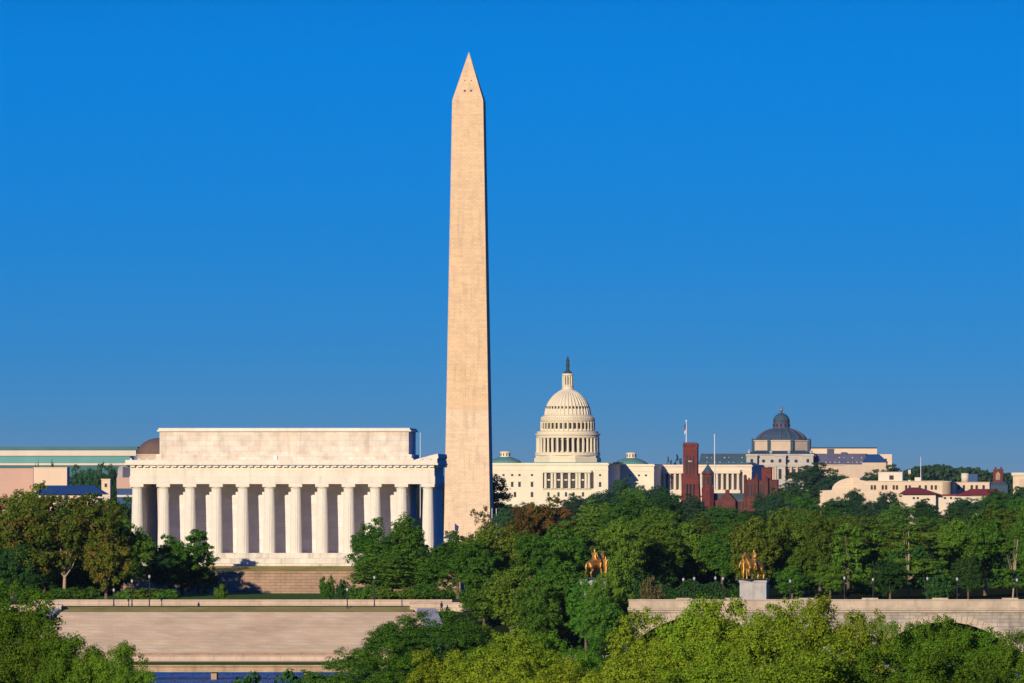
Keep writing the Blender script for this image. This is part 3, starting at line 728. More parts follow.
MB().lathe([(8.4*mL, lz(422.1)), (8.2*mL, lz(419.4)), (7.2*mL, lz(416.8)), (5.2*mL, lz(414.6)), (2.6*mL, lz(413.2)), (1.0*mL, lz(412.6)), (0.6*mL, lz(410.9))], 0, 26, n=24).build('lantern_dome', M['slate'], lb, True)
MB().lathe([(0.5*mL, lz(411)), (1.5*mL, lz(410)), (1.6*mL, lz(409)), (0.9*mL, lz(408)), (0.3*mL, lz(406.6))], 0, 26, n=12).build('gilded_finial', M['gold'], lb, True)
# wings of the library
for xa, xb, wm, rm in ((698, 747, M['library'], M['slate']), (813, 866, M['library_warm'], M['violet_slate'])):
    MB().box(lx(xa), lx(xb), 6, 60, -4, lz(465.5)).box(lx(xa)-0.5, lx(xb), 5.3, 60.5, lz(465.5)+0.002, lz(464.5)).build('wing_wall', wm, lb)
    MB().frustum((lx(xa), lx(xb), 6, 59), lz(464.4), (lx(xa)+1.5, lx(xb)-0.5, 10, 52), lz(453.6)).build('wing_roof', rm, lb)
    for px_ in np.arange(xa+4, xb-2, 4.4):
        for (py_, yy) in ((462.2, 6.3), (457.5, 8.2)):
            if rng.random() < 0.35: continue
            w2 = rng.uniform(0.22, 0.5)
            MB().box(lx(px_)-w2, lx(px_)+w2, yy, yy+1.5, lz(py_+0.6), lz(py_-0.5)).build('dormer', M['library'], lb)
MB().frustum((lx(862), lx(887), 4, 40), lz(462.4), (lx(866), lx(878), 12, 32), lz(454.2)).build('end_roof', M['blue_roof'], lb)
MB().box(lx(862), lx(886), 4.5, 40, -4, lz(462.5)).build('end_pavilion', M['library_warm'], lb)
for px_ in (866, 871, 876): window(lx(px_), 4.5, 1.2, lz(468), lz(466), root=lb)

pb_ = thing('long_cream_block', 'long flat cream block showing above the dark roofs of the library', 'building', (WX(845, 6000), 6000, 13))
m6 = 6000 / F
def bx6(px): return (px - 845) * m6
MB().box(bx6(808), bx6(877), 0, 40, -4, WZ(448.4, 6000)-13).build('wall', M['cream_wall'], pb_)
MB().box(bx6(807.5), bx6(877.5), -0.5, 40.5, WZ(448.4, 6000)-12.998, WZ(447.2, 6000)-13).build('roof_edge', M['slate'], pb_)
MB().box(bx6(827), bx6(834), -0.4, 0.3, WZ(455, 6000)-13, WZ(448.8, 6000)-13).build('gap_shade', M['violet_slate'], pb_)  # dark panel on the wall face paints the shade of a gap
MB().box(bx6(841), bx6(846.5), -6, -0.2, WZ(455, 6000)-13, WZ(452.2, 6000)-13).build('roof_box', M['violet_slate'], pb_)
MB().box(bx6(877.6), bx6(892), 2, 40, -4, WZ(454.2, 6000)-13).build('end_wall', M['cream_wall'], pb_)
for px_ in (882, 886): MB().box(bx6(px_)-0.7, bx6(px_)+0.7, 1.8, 2.3, WZ(460.5, 6000)-13, WZ(458.6, 6000)-13).build('window', M['window'], pb_)
sw = thing('sloping_cream_wall', 'pale garden wall between the dark roofs and two wooded humps', 'wall', (WX(850, 5300), 5300, 12))
m5 = 5300 / F
MB().prism_y([((828-850)*m5, -2), ((868-850)*m5, -2), ((892-850)*m5, WZ(466, 5300)-12), ((866-850)*m5, WZ(464.5, 5300)-12), ((828-850)*m5, WZ(466.5, 5300)-12)], 0, 4).build('wall', M['library_warm'], sw)
wt = thing('small_white_cabin', 'tiny white rooftop hut on the wooded ridge near the cream block', 'hut', (WX(909.5, 5500), 5500, WZ(474, 5500)))
m55 = 5500/F
MB().box(-1.2*m55, 1.2*m55, 0, 4, -8*m55, 4.2*m55).build('wall', M['white'], wt)
MB().prism_y([(-1.4*m55, 4.2*m55), (1.4*m55, 4.2*m55), (1.0*m55, 5.2*m55)], -0.3, 4.3).build('roof', M['slate'], wt)

# ------------------------------------------------------------------ the red castle
KD = 3700.0
mK = KD / F
def kx(px, c): return (px - c) * mK
def kz(py, z0=8.5): return WZ(py, KD) - z0
kt = thing('red_castle', 'red sandstone castle of towers and gables before the columned wing', 'castle', (WX(725, KD), KD, 8.5), D2R(-6))
def kX(px): return (px - 725) * mK
b = MB().box(kX(683.5), kX(697.8), -3.2, 3.2, 0, kz(443.4))
for i in range(6):
    x0 = kX(683.5) + (kX(697.8)-kX(683.5))*i/6
    b.box(x0+0.15, x0+0.75, -3.25, -2.7, kz(443.4)+0.002, kz(442.2))
b.frustum((kX(680.6), kX(701.2), -4.4, 4.4), 0, (kX(682.6), kX(699.0), -3.5, 3.5), kz(475.5))
b.box(kX(683.1), kX(698.2), -3.4, 3.4, kz(446.4), kz(445.2))
b.build('main_tower', M['red_stone'], kt)
for px_ in (687.2, 690.6, 694):
    MB().box(kX(px_)-0.32, kX(px_)+0.32, -3.4, -3.0, kz(474), kz(456)).build('lancet_window', M['window'], kt)
    MB().box(kX(px_)-0.25, kX(px_)+0.25, -4.75, -4.0, kz(497), kz(484)).build('lancet_window', M['window'], kt)
MB().lathe([(1.25, kz(462)), (1.25, kz(460.6))], kX(690.6), -2.3, n=14).build('clock_panel', M['pedestal'], kt)
tur = MB().lathe([(2.9, 0), (2.9, kz(487.5)), (2.35, kz(487)), (2.35, kz(474.6)), (2.9, kz(474)), (2.9, kz(472.4)), (2.5, kz(472.2))], kX(708), -1.0, n=8, rot=oc).build('octagonal_turret', M['red_stone'], kt)
MB().lathe([(2.75, kz(472.3)), (1.6, kz(469)), (0.5, kz(465.4)), (0.1, kz(463.4))], kX(708), -1.0, n=8, rot=oc).build('pointed_roof', M['slate'], kt)
for k in range(8):
    a = 2*math.pi*k/8
    MB().box(kX(708)+2.2*math.cos(a)-0.3, kX(708)+2.2*math.cos(a)+0.3, -1+2.2*math.sin(a)-0.3, -1+2.2*math.sin(a)+0.3, kz(485), kz(476.5)).build('lancet_window', M['window'], kt)
MB().box(kX(703), kX(747), 0, 10, 0, kz(501)).build('nave_wall', M['brown_stone'], kt)
MB().prism_y([(kX(703), kz(500.9)), (kX(747), kz(500.9)), (kX(747), kz(493.2)), (kX(704), kz(493.2))], 3, 9.5).build('nave_roof', M['slate'], kt)
MB().prism_y([(kX(717), -1), (kX(736), -1), (kX(736), kz(500)), (kX(733.5), kz(498)), (kX(729.5), kz(493.4)), (kX(727), kz(491.6)), (kX(724.5), kz(493.4)), (kX(720.5), kz(498)), (kX(717), kz(500))], -3, 4).build('gable', M['brown_stone'], kt)
MB().box(kX(725.3), kX(729.2), 0, 2, kz(493), kz(489.6)).build('chimney', M['red_stone'], kt)
for px_ in (711, 714, 739, 743): MB().box(kX(px_)-0.35, kX(px_)+0.35, -0.2, 0.3, kz(510), kz(503)).build('lancet_window', M['window'], kt)
b = MB().box(kX(745.5), kX(757.8), -4, 4, 0, kz(479.4)).box(kX(757.9), kX(767.4), -3, 4, 0, kz(480.8))
for px_ in (746, 749, 752, 755): b.box(kX(px_), kX(px_+1.6), -4.05, -3.5, kz(479.4)+0.002, kz(477.6))
for px_ in (758.4, 761.4, 764.4): b.box(kX(px_), kX(px_+1.6), -3.05, -2.5, kz(480.8)+0.002, kz(479.2))
for px_, y_, top_ in ((745.9, -3.8, 476.6), (757.6, -3.8, 475.8), (767.0, -2.8, 478.0)):
    b.lathe([(0.75, kz(506)), (0.7, kz(top_)), (0.85, kz(top_-0.3)), (0.1, kz(top_-2.4))], kX(px_), y_, n=8)
b.build('twin_tower', M['brown_stone'], kt)
for px_ in (757.9, 767.7):
    MB().box(kX(px_), kX(px_+0.9), -3.15, -2.9, kz(505), kz(481.5)).build('gap_shade', M['violet_slate'], kt)  # dark strips paint the blue shade between the towers
for px_ in (748.6, 752, 755.2, 761, 764): MB().box(kX(px_)-0.35, kX(px_)+0.35, -4.2 if px_ < 757 else -3.2, -2.9, kz(496), kz(485)).build('lancet_window', M['window'], kt)
MB().box(kX(761.5), kX(771.2), 1, 7, 0, kz(468.4)).box(kX(761.1), kX(771.6), 0.7, 7.3, kz(468.4)+0.002, kz(467.4)).build('square_tower', M['red_stone'], kt)
MB().box(kX(767.6), kX(777.8), -1, 6, 0, kz(480.4)).box(kX(767.5), kX(778.2), -1.3, 6.3, kz(480.4)+0.002, kz(479.6)).build('annex', M['brown_stone'], kt)
fpc = thing('flagpole', 'white pole with a red and white flag on top of the red tower', 'flagpole', kt.matrix_basis @ Vector((kX(686.2), 0, kz(443.4)+0.01)))
zt_ = (443.4 - 421.6) * mK
MB().lathe([(0.26, 0), (0.18, zt_), (0.42, zt_+0.1), (0.42, zt_+0.5), (0.1, zt_+0.8)], n=8).build('pole', M['pole'], fpc)
for nm, z0, z1, mt in (('flag_canton', 0.02, 0.3, 'cloth_blue'), ('flag_stripes', 0.3, 0.6, 'cloth_red'), ('flag_tail', 0.6, 0.95, 'cloth_white')):
    vs_, fs_ = [], []
    H = 4.6
    for i in range(7):
        for j in range(4):
            u, v = i/6, z0 + (z1-z0)*j/3
            vs_.append((-0.2 - 0.7*u, 0.3*math.sin(u*6+v*3), zt_ - 0.4 - 1.3*u - H*v))
    for i in range(6):
        for j in range(3): fs_.append((i*4+j, i*4+j+1, (i+1)*4+j+1, (i+1)*4+j))
    MB().add(vs_, fs_).build(nm, M[mt], fpc)

# ------------------------------------------------------------------ the curved beige museum, red roofs, far tower
QD = 4200.0
mQ = QD / F
qm = thing('curved_beige_museum', 'beige stone building with a rounded end and a sweeping curved shoulder', 'building', (WX(905, QD), QD, 9), D2R(-5))
def qx(px): return (px - 905) * mQ
def qz(py): return WZ(py, QD) - 9
arc = [(qx(820), qz(490.5)), (qx(832), qz(490))]
for k in range(11):
    a = math.pi*(1 - 0.5*k/10)
    arc.append((qx(855) + 23*mQ*math.cos(a), qz(490) + 12.5*mQ*math.sin(a)))
poly = [(qx(820), -2), (qx(860), -2)] + [(qx(860), qz(477.8))] + arc[::-1]
MB().prism_y(poly, -2, 30).build('curved_shoulder', M['beige'], qm)
MB().prism_y([(qx(853), -2), (qx(944), -2), (qx(944), qz(481.6)), (qx(868), qz(481.4)), (qx(853), qz(478.4))], -4, 34).build('main_wall', M['beige'], qm)
MB().box(qx(868), qx(944), -4.5, 34.4, qz(481.4)+0.01, qz(480.8)).build('parapet', M['beige_pale'], qm)
MB().lathe([(8*mQ, -2), (8*mQ, qz(482.0)), (8.3*mQ, qz(481.9)), (8.3*mQ, qz(481.0))], qx(944), -4+7.9*mQ, n=48).build('rounded_corner', M['beige'], qm, True)
MB().box(qx(932), qx(951.5), 4.5, 58, -2, qz(481.9)).build('corner_wall', M['beige'], qm)
MB().box(qx(940), qx(986), 58.01, 80, -2, qz(482.6)).box(qx(940), qx(986.4), 57.6, 80, qz(482.6)+0.01, qz(482)).build('recessed_wing', M['beige'], qm)
for px_ in (872, 875.2, 883, 886.4, 894, 897.2, 906.4, 910, 920, 926, 932, 936):
    MB().box(qx(px_)-0.55, qx(px_)+0.55, -4.25, -3.7, qz(489.6), qz(485.2)).build('window', M['window_brown'], qm)
for px_ in (955, 960, 968, 973, 980):
    MB().box(qx(px_)-0.6, qx(px_)+0.6, 57.75, 58.3, qz(489.6), qz(485.2)).build('window', M['window'], qm)
MB().box(qx(878), qx(902), 4, 26, qz(481.2), qz(472.6)).box(qx(877.7), qx(902.3), 3.7, 26.3, qz(472.6)+0.002, qz(471.9)).build('rooftop_block', M['beige_pale'], qm)
MB().box(qx(889), qx(893.2), 3.7, 4.3, qz(479.6), qz(475.4)).build('window', M['window_brown'], qm)
MB().box(qx(914.4), qx(921.4), 4, 12, qz(481.2), qz(477.4)).build('rooftop_box', M['beige_pale'], qm)
MB().lathe([(3.9*mQ, qz(482)), (3.9*mQ, qz(473.2))], qx(964.5), 8, n=24).build('rooftop_drum', M['white'], qm, True)
MB().box(qx(968), qx(977), 6, 14, qz(482), qz(474)).build('rooftop_shed', M['blue_roof'], qm)
fq = thing('flagpole', 'thin bare pole on the roof of the curved beige building', 'flagpole', qm.matrix_basis @ Vector((qx(920.5), 3, qz(480.8)+0.01)))
MB().lathe([(0.2, 0), (0.12, 12.2), (0.02, 12.4)], n=8).build('pole', M['pole'], fq)

rd = thing('red_roofed_hall', 'low cream hall with dark red tiled hip roofs among the trees', 'building', (WX(945, 3900), 3900, 8.5), D2R(-4))
m39 = 3900 / F
def rx(px): return (px - 945) * m39
def rz_(py): return WZ(py, 3900) - 8.5
MB().box(rx(903), rx(936), -6, 14, -1, rz_(494.4)).build('wall', M['beige_pale'], rd)
MB().box(rx(936.1), rx(990), -2, 14, -1, rz_(496)).build('wall', M['beige_pale'], rd)
MB().frustum((rx(898.5), rx(940), -8, 16), rz_(494.3), (rx(909), rx(919), 2, 6), rz_(487.4)).build('hip_roof', M['tile'], rd)
MB().box(rx(936), rx(962), -2.5, 14.5, rz_(495.9), rz_(494.4)).build('flat_roof', M['tile'], rd)
MB().frustum((rx(956), rx(1006), -3, 16), rz_(495.8), (rx(970), rx(996), 4, 9), rz_(488.9)).build('hip_roof', M['tile'], rd)
for px_ in (914, 918, 945, 951): MB().box(rx(px_)-0.5, rx(px_)+0.5, -6.3 if px_ < 930 else -2.3, -1.8, rz_(499), rz_(497)).build('window', M['window_brown'], rd)
b = thing('red_brick_tower', 'small square red brick tower rising over the wooded ridge', 'tower', (WX(998, 4800), 4800, 12), D2R(-6))
m48 = 4800 / F
def z48(py): return WZ(py, 4800) - 12
MB().box(-4.8*m48, 4.8*m48, 0, 9.6*m48, 0, z48(469)).build('shaft', M['red_stone'], b)
MB().box(-3.6*m48, -2.0*m48, 1, 8.6*m48, z48(469)+0.002, z48(467)).box(2.0*m48, 3.6*m48, 1, 8.6*m48, z48(469)+0.002, z48(467)).build('belfry_top', M['red_stone'], b)
MB().prism_y([(-2.2*m48, z48(480)), (2.2*m48, z48(480)), (2.2*m48, z48(474)), (0, z48(471.4)), (-2.2*m48, z48(474))], -0.3, 0.3).build('arched_recess', M['terrace_stone'], b)
MB().box(-9*m48, 10*m48, -3, 12, -1, z48(485)).frustum((-9*m48, 10*m48, -3, 12), z48(485)+0.002, (-5*m48, 6*m48, 2, 8), z48(480.6)).build('church_base', M['slate'], b)
bt = thing('beige_tower_block', 'plain beige tower block with a projecting cornice at the picture edge', 'building', (WX(1021, 3600), 3600, 8.5), D2R(-4))
m36 = 3600 / F
MB().box(-8*m36, 30*m36, 0, 12, 0, WZ(475.6, 3600)-8.5).build('wall', M['beige'], bt)
MB().box(-9.4*m36, 31*m36, -0.6, 12.6, WZ(475.6, 3600)-8.498, WZ(472.6, 3600)-8.5).build('cornice', M['beige_pale'], bt)
MB().box(-2*m36, 30*m36, -0.25, 0.4, WZ(489, 3600)-8.5, WZ(479, 3600)-8.5).build('pilaster_panel', M['library_warm'], bt)

# ------------------------------------------------------------------ the buildings beyond the temple
HDIST = 3600.0
mH = HDIST / F
tl = thing('long_teal_building', 'very long flat building banded in teal glazing and white concrete', 'building', (WX(60, HDIST), HDIST, 9))
def hx(px): return (px - 60) * mH
def hz(py): return WZ(py, HDIST) - 9
MB().box(hx(-60), hx(137.5), 1.5, 40, hz(450.0), hz(446.6)).build('roof_band', M['teal_dark'], tl)
MB().box(hx(-60), hx(136), 0, 40, hz(455.8), hz(450.4)).build('upper_fascia', M['white'], tl)
MB().box(hx(-60), hx(130), 0.8, 40, hz(462.9), hz(456.0)).build('glazed_storey', M['teal'], tl)
MB().box(hx(-60), hx(126), 0, 40, hz(465.3), hz(463.1)).build('lower_fascia', M['white'], tl)
MB().box(hx(-60), hx(126), 1.0, 40, -3, hz(465.5)).build('base_storey', M['teal_dark'], tl)
pk = thing('pink_walled_block', 'plain windowless block with a pink wall above the turning trees', 'building', (WX(10, 3000), 3000, 9))
m30 = 3000 / F
def z30(py): return WZ(py, 3000) - 9
MB().box((-40-10)*m30, (33.2-10)*m30, 0, 20, 0, z30(468.0)).build('wall', M['pink'], pk)
MB().box((-40-10)*m30, (33.4-10)*m30, -0.3, 20.3, z30(468.0)+0.002, z30(467.0)).build('roof_edge', M['teal_dark'], pk)
ck = thing('cream_walled_block', 'plain windowless cream block between the pink wall and dark trees', 'building', (WX(50, 2980), 2980, 9))
MB().box((33.6-50)*m30*0.993, (67-50)*m30*0.993, 0, 18, 0, WZ(467.8, 2980)-9).build('wall', M['cream_wall'], ck)
MB().box((33.4-50)*m30*0.993, (67.2-50)*m30*0.993, -0.3, 18.3, WZ(467.8, 2980)-8.998, WZ(467.1, 2980)-9).build('roof_edge', M['white'], ck)
bl = thing('blue_roofed_house', 'low house with a broad deep blue roof and cream windowed wall', 'house', (WX(70, 2500), 2500, 9))
m25 = 2500 / F
def z25(py): return WZ(py, 2500) - 9
MB().box((38-70)*m25, (100-70)*m25, 0, 14, -1, z25(494.6)).build('wall', M['cream_wall'], bl)
MB().frustum((-34.5*m25, 37*m25, -1.2, 15), z25(494.5), (-33.0*m25, 23*m25, 5.6, 8), z25(485.4)).build('roof', M['blue_roof'], bl)
for px_ in (42.5, 48, 53.5, 60, 66): MB().box((px_-70)*m25-0.55, (px_-70)*m25+0.55, -0.25, 0.2, z25(500), z25(495.6)).build('window', M['window_brown'], bl)
MB().box((94-70)*m25, (104-70)*m25, -3.4, -0.2, z25(498.0), z25(496.6)).build('porch_roof', M['white'], bl)
bc = thing('small_beige_tower', 'small square beige tower beside the blue roof', 'tower', (WX(105.8, 2700), 2700, 9), D2R(-8))
m27 = 2700 / F
MB().box(-4.4*m27, 4.4*m27, 0, 3, -1, WZ(480, 2700)-9).box(-4.8*m27, 4.8*m27, -0.15, 3.15, WZ(480, 2700)-8.998, WZ(478.8, 2700)-9).build('wall', M['beige'], bc)
MB().box(-1.2*m27, 1.2*m27, -0.2, 0.2, WZ(487, 2700)-9, WZ(483.5, 2700)-9).build('window', M['window_brown'], bc)
gb = thing('slope_glazed_house', 'pale building with a dark blue sloping glazed roof beside the temple', 'building', (WX(127, 2650), 2650, 9))
m265 = 2650 / F
def z26(py): return WZ(py, 2650) - 9
MB().box(-10*m265, 20*m265, 0, 20, -1, z26(488.6)).build('lower_wall', M['blue_roof'], gb)
MB().box(-10.4*m265, 20*m265, -0.3, 20, z26(488.5), z26(477.4)).build('upper_wall', M['pink'], gb)
MB().prism_y([(-10*m265, z26(477.3)), (20*m265, z26(477.3)), (20*m265, z26(466)), (-8.2*m265, z26(466)), (-9.4*m265, z26(471))], 2, 18).build('gable_wall', M['pedestal'], gb)
MB().box(-4.6*m265, 20*m265, 1.6, 1.99, z26(477), z26(466.6)).build('glazing', M['violet_slate'], gb)
MB().box(-10*m265, 20*m265, -0.2, 0.2, z26(497), z26(495)).build('sill_band', M['white'], gb)
bd = thing('brown_dome', 'round brown metal dome half hidden behind the flat attic of the temple', 'dome', (WX(160.5, 3300), 3300, 9))
m33 = 3300 / F
def z33(py): return WZ(py, 3300) - 9
MB().lathe([(24.5*m33, 0), (24.5*m33, z33(460)), (24.0*m33, z33(459.8)), (24.0*m33, z33(455.2)), (24.6*m33, z33(455)), (24.6*m33, z33(454.0))], n=40).build('drum', M['library_warm'], bd)
MB().lathe([(23.6*m33*math.cos(t), z33(454.2) + 16.4*m33*math.sin(t)) for t in np.linspace(0, math.pi/2-0.05, 12)], n=40).build('dome_shell', M['brown_dome'], bd, True)

# ------------------------------------------------------------------ trees
def leaf_cloud(seed, n_lobes, n_leaf, leaf, shape='round', lobe_r=(0.13, 0.22), flat=1.0, zc=0.58, rz=0.42, sub=9, base_cut=0.12, aspect=1.75):
    g = np.random.default_rng(seed)
    lobes = []
    tries = 0
    while len(lobes) < n_lobes and tries < 4000:
        tries += 1
        v = g.normal(size=3); v /= np.linalg.norm(v)
        if shape == 'pine':
            z = g.uniform(0.16, 0.97); t = (1 - z) ** 0.7
            a = g.uniform(0, 2*math.pi); rr = 0.40 * (0.35 + 0.65*t) * g.uniform(0.35, 1.0)
            c = np.array([rr*math.cos(a), rr*math.sin(a), z]); r = g.uniform(0.09, 0.16) * (0.6 + 0.6*t)
        elif shape == 'cone':
            z = g.uniform(0.08, 0.97); t = (1 - z) ** 0.55
            a = g.uniform(0, 2*math.pi); rr = 0.42 * t * g.uniform(0.5, 1.0)
            c = np.array([rr*math.cos(a), rr*math.sin(a), z]); r = g.uniform(0.08, 0.14) * (0.55 + 0.6*t)
        else:
            if shape == 'dome': v = v / (np.abs(v[0])**3.2 + np.abs(v[1])**3.2 + np.abs(v[2])**3.2) ** (1/3.2)
            rad = (g.uniform(0.62, 0.90) if shape == 'dome' else g.uniform(0.45, 0.86)) if len(lobes) > n_lobes*0.25 else g.uniform(0.0, 0.5)
            w_ = 1.0 + 0.16*math.sin(3.1*v[0] + 2.0*seed) * math.cos(2.3*v[1] + seed)
            c = np.array([v[0]*0.5*rad*w_, v[1]*0.5*rad*w_, zc + v[2]*rz*rad*w_])
            r = g.uniform(*lobe_r)
            if c[2] < base_cut + 0.04: continue
        lobes.append((c, r))
    P_, N_ = [], []
    tot = sum(r*r for _, r in lobes)
    for c, r in lobes:
        nl = max(20, int(n_leaf * r*r / tot))
        d = g.normal(size=(sub, 3)); d /= np.linalg.norm(d, axis=1)[:, None]
        d[:, 2] = np.abs(d[:, 2]) * np.where(g.random(sub) < 0.75, 1, -1)
        sc = c + d * np.array([r, r, r*flat/aspect]) * g.uniform(0.45, 1.0, size=(sub, 1))
        sr = r * g.uniform(0.28, 0.55, size=sub)
        k = g.integers(0, sub, size=nl)
        u = g.normal(size=(nl, 3)); u /= np.linalg.norm(u, axis=1)[:, None]
        q = sc[k] + u * (sr[k] * g.random(nl) ** 0.4)[:, None] * np.array([1, 1, flat/aspect])
        nrm = u*0.7 + (q - c)/r*np.array([1, 1, aspect/flat])*0.6 + g.normal(size=(nl, 3))*0.30 + np.array([0, 0, 0.15])
        P_.append(q); N_.append(nrm)
    p = np.concatenate(P_); nrm = np.concatenate(N_)
    keep = p[:, 2] > base_cut*0.6
    p, nrm = p[keep], nrm[keep]
    nrm /= np.linalg.norm(nrm, axis=1)[:, None]
    # fit to height 1 and width about 1
    p[:, 2] *= 1.0 / np.percentile(p[:, 2], 99.8)
    wx = np.percentile(np.abs(p[:, :2]), 99.0); p[:, :2] *= 0.5 / wx
    n = len(p)
    t = np.cross(nrm, g.normal(size=(n, 3))); t /= np.linalg.norm(t, axis=1)[:, None]
    bt_ = np.cross(nrm, t)
    s = (leaf * g.uniform(0.6, 1.25, size=n))[:, None]
    A_ = np.array([1, 1, 1/aspect]); t = t*A_; bt_ = bt_*A_; nrm = nrm*A_
    v0 = p - t*s; v1 = p + bt_*s*0.62 + nrm*s*0.12; v2 = p + t*s; v3 = p - bt_*s*0.62 + nrm*s*0.12
    verts = np.stack([v0, v1, v2, v3], axis=1).reshape(-1, 3)
    return verts, [c for c, r in lobes]

def leaf_mesh(name, verts, mat):
    n = len(verts) // 4
    me = bpy.data.meshes.new(name)
    me.vertices.add(4*n); me.vertices.foreach_set('co', verts.astype(np.float32).ravel())
    me.loops.add(4*n); me.loops.foreach_set('vertex_index', np.arange(4*n, dtype=np.int32))
    me.polygons.add(n); me.polygons.foreach_set('loop_start', np.arange(0, 4*n, 4, dtype=np.int32))
    try: me.polygons.foreach_set('loop_total', np.full(n, 4, dtype=np.int32))
    except Exception: pass
    me.materials.append(mat); me.update(calc_edges=True); me.validate()
    return me

def trunk_mesh(name, lobes, mat, r0=0.035, low=0.62, nb=7, lean=0.0, fork=0.22):
    b = MB()
    top = (lean, 0, low)
    b.tube([(0, 0, -0.06), (lean*0.15, 0.0, 0.05), (lean*0.5, 0.01, low*0.45), top], [r0*1.35, r0, r0*0.75, r0*0.35], 8)
    for c in lobes[:nb]:
        z0 = fork + 0.5*(c[2]-fork)*0.35 if c[2] > fork else fork*0.8
        f = z0 / low
        st_ = Vector((lean*f*0.9, 0, z0)); e = Vector(c)
        mid = st_.lerp(e, 0.5) + Vector((0, 0, -0.03))
        b.tube([st_, mid, e], [r0*0.5, r0*0.33, r0*0.1], 6)
    me = bpy.data.meshes.new(name)
    me.from_pydata(b.v, [], b.f); me.materials.append(mat); me.update()
    return me

SHAPES = {}
def shape(key, seed, bark='bark', r0=0.035, low=0.62, nb=7, lean=0.0, fork=0.22, **kw):
    v, l = leaf_cloud(seed, **kw)
    SHAPES[key] = (v, trunk_mesh('trunk', l, M[bark], r0, low, nb, lean, fork))
shape('roundA', 11, n_lobes=95, n_leaf=24000, leaf=0.021, zc=0.55, rz=0.46, base_cut=0.06, lobe_r=(0.10, 0.18))
shape('roundB', 12, n_lobes=115, n_leaf=24000, leaf=0.021, lobe_r=(0.085, 0.16), zc=0.54, rz=0.47, base_cut=0.05)
shape('roundC', 13, n_lobes=85, n_leaf=23000, leaf=0.021, lobe_r=(0.11, 0.19))
shape('roundD', 19, n_lobes=130, n_leaf=24000, leaf=0.021, lobe_r=(0.075, 0.15), zc=0.55, rz=0.45)
shape('tall', 14, n_lobes=120, n_leaf=24000, leaf=0.025, lobe_r=(0.12, 0.19), zc=0.52, rz=0.48, base_cut=0.03, aspect=2.0)
shape('spread', 15, n_lobes=110, n_leaf=30000, leaf=0.0145, lobe_r=(0.07, 0.125), zc=0.60, rz=0.40, base_cut=0.2, aspect=0.9, bark='bark_pale', r0=0.015, low=0.55, nb=18, fork=0.13)
shape('cone', 16, n_lobes=80, n_leaf=14000, leaf=0.024, shape='cone', base_cut=0.02)
shape('pine', 17, n_lobes=40, n_leaf=11000, leaf=0.022, shape='pine', flat=0.5, bark='bark_pale', r0=0.020, low=0.9, lean=0.05, base_cut=0.2)
shape('pineB', 18, n_lobes=26, n_leaf=8000, leaf=0.023, shape='pine', flat=0.45, bark='bark_pale', r0=0.022, low=0.9, lean=0.14, base_cut=0.3)
shape('bush', 20, n_lobes=26, n_leaf=5000, aspect=0.7, leaf=0.032, lobe_r=(0.16, 0.26), zc=0.45, rz=0.5, base_cut=0.0, r0=0.03)
shape('nearA', 21, n_lobes=260, n_leaf=110000, leaf=0.0105, lobe_r=(0.07, 0.135), sub=12, zc=0.52, rz=0.46, aspect=2.0, base_cut=0.1, shape='dome')
shape('nearB', 22, n_lobes=290, n_leaf=110000, leaf=0.0105, lobe_r=(0.065, 0.125), sub=12, zc=0.52, rz=0.46, aspect=2.0, base_cut=0.1, shape='dome')
shape('nearC', 23, n_lobes=230, n_leaf=110000, leaf=0.0105, lobe_r=(0.075, 0.145), sub=13, zc=0.52, rz=0.46, aspect=2.0, base_cut=0.1, shape='dome')
shape('sparse', 24, n_lobes=30, n_leaf=5200, leaf=0.024, lobe_r=(0.08, 0.15))

_meshes = {}
def tree(px, top, wpx, d, sh, leaf_, label, name='broadleaf_tree', cat='tree', group=None, ground=None, rot=None, zb=None):
    k = (sh, leaf_)
    if k not in _meshes: _meshes[k] = leaf_mesh('crown', SHAPES[sh][0], G[leaf_])
    x = WX(px, d)
    z0 = ground_z(x, d) if zb is None else zb
    h = WZ(top, d) - z0
    w_ = wpx * d / F
    root = thing(name, label, cat, (x, d, z0), rng.uniform(0, 6.28) if rot is None else rot, group)
    root.scale = (w_, w_, max(h, 0.5))
    c = bpy.data.objects.new('crown', _meshes[k]); COL.objects.link(c); c.parent = root
    t = bpy.data.objects.new('trunk', SHAPES[sh][1]); COL.objects.link(t); t.parent = root
    return root

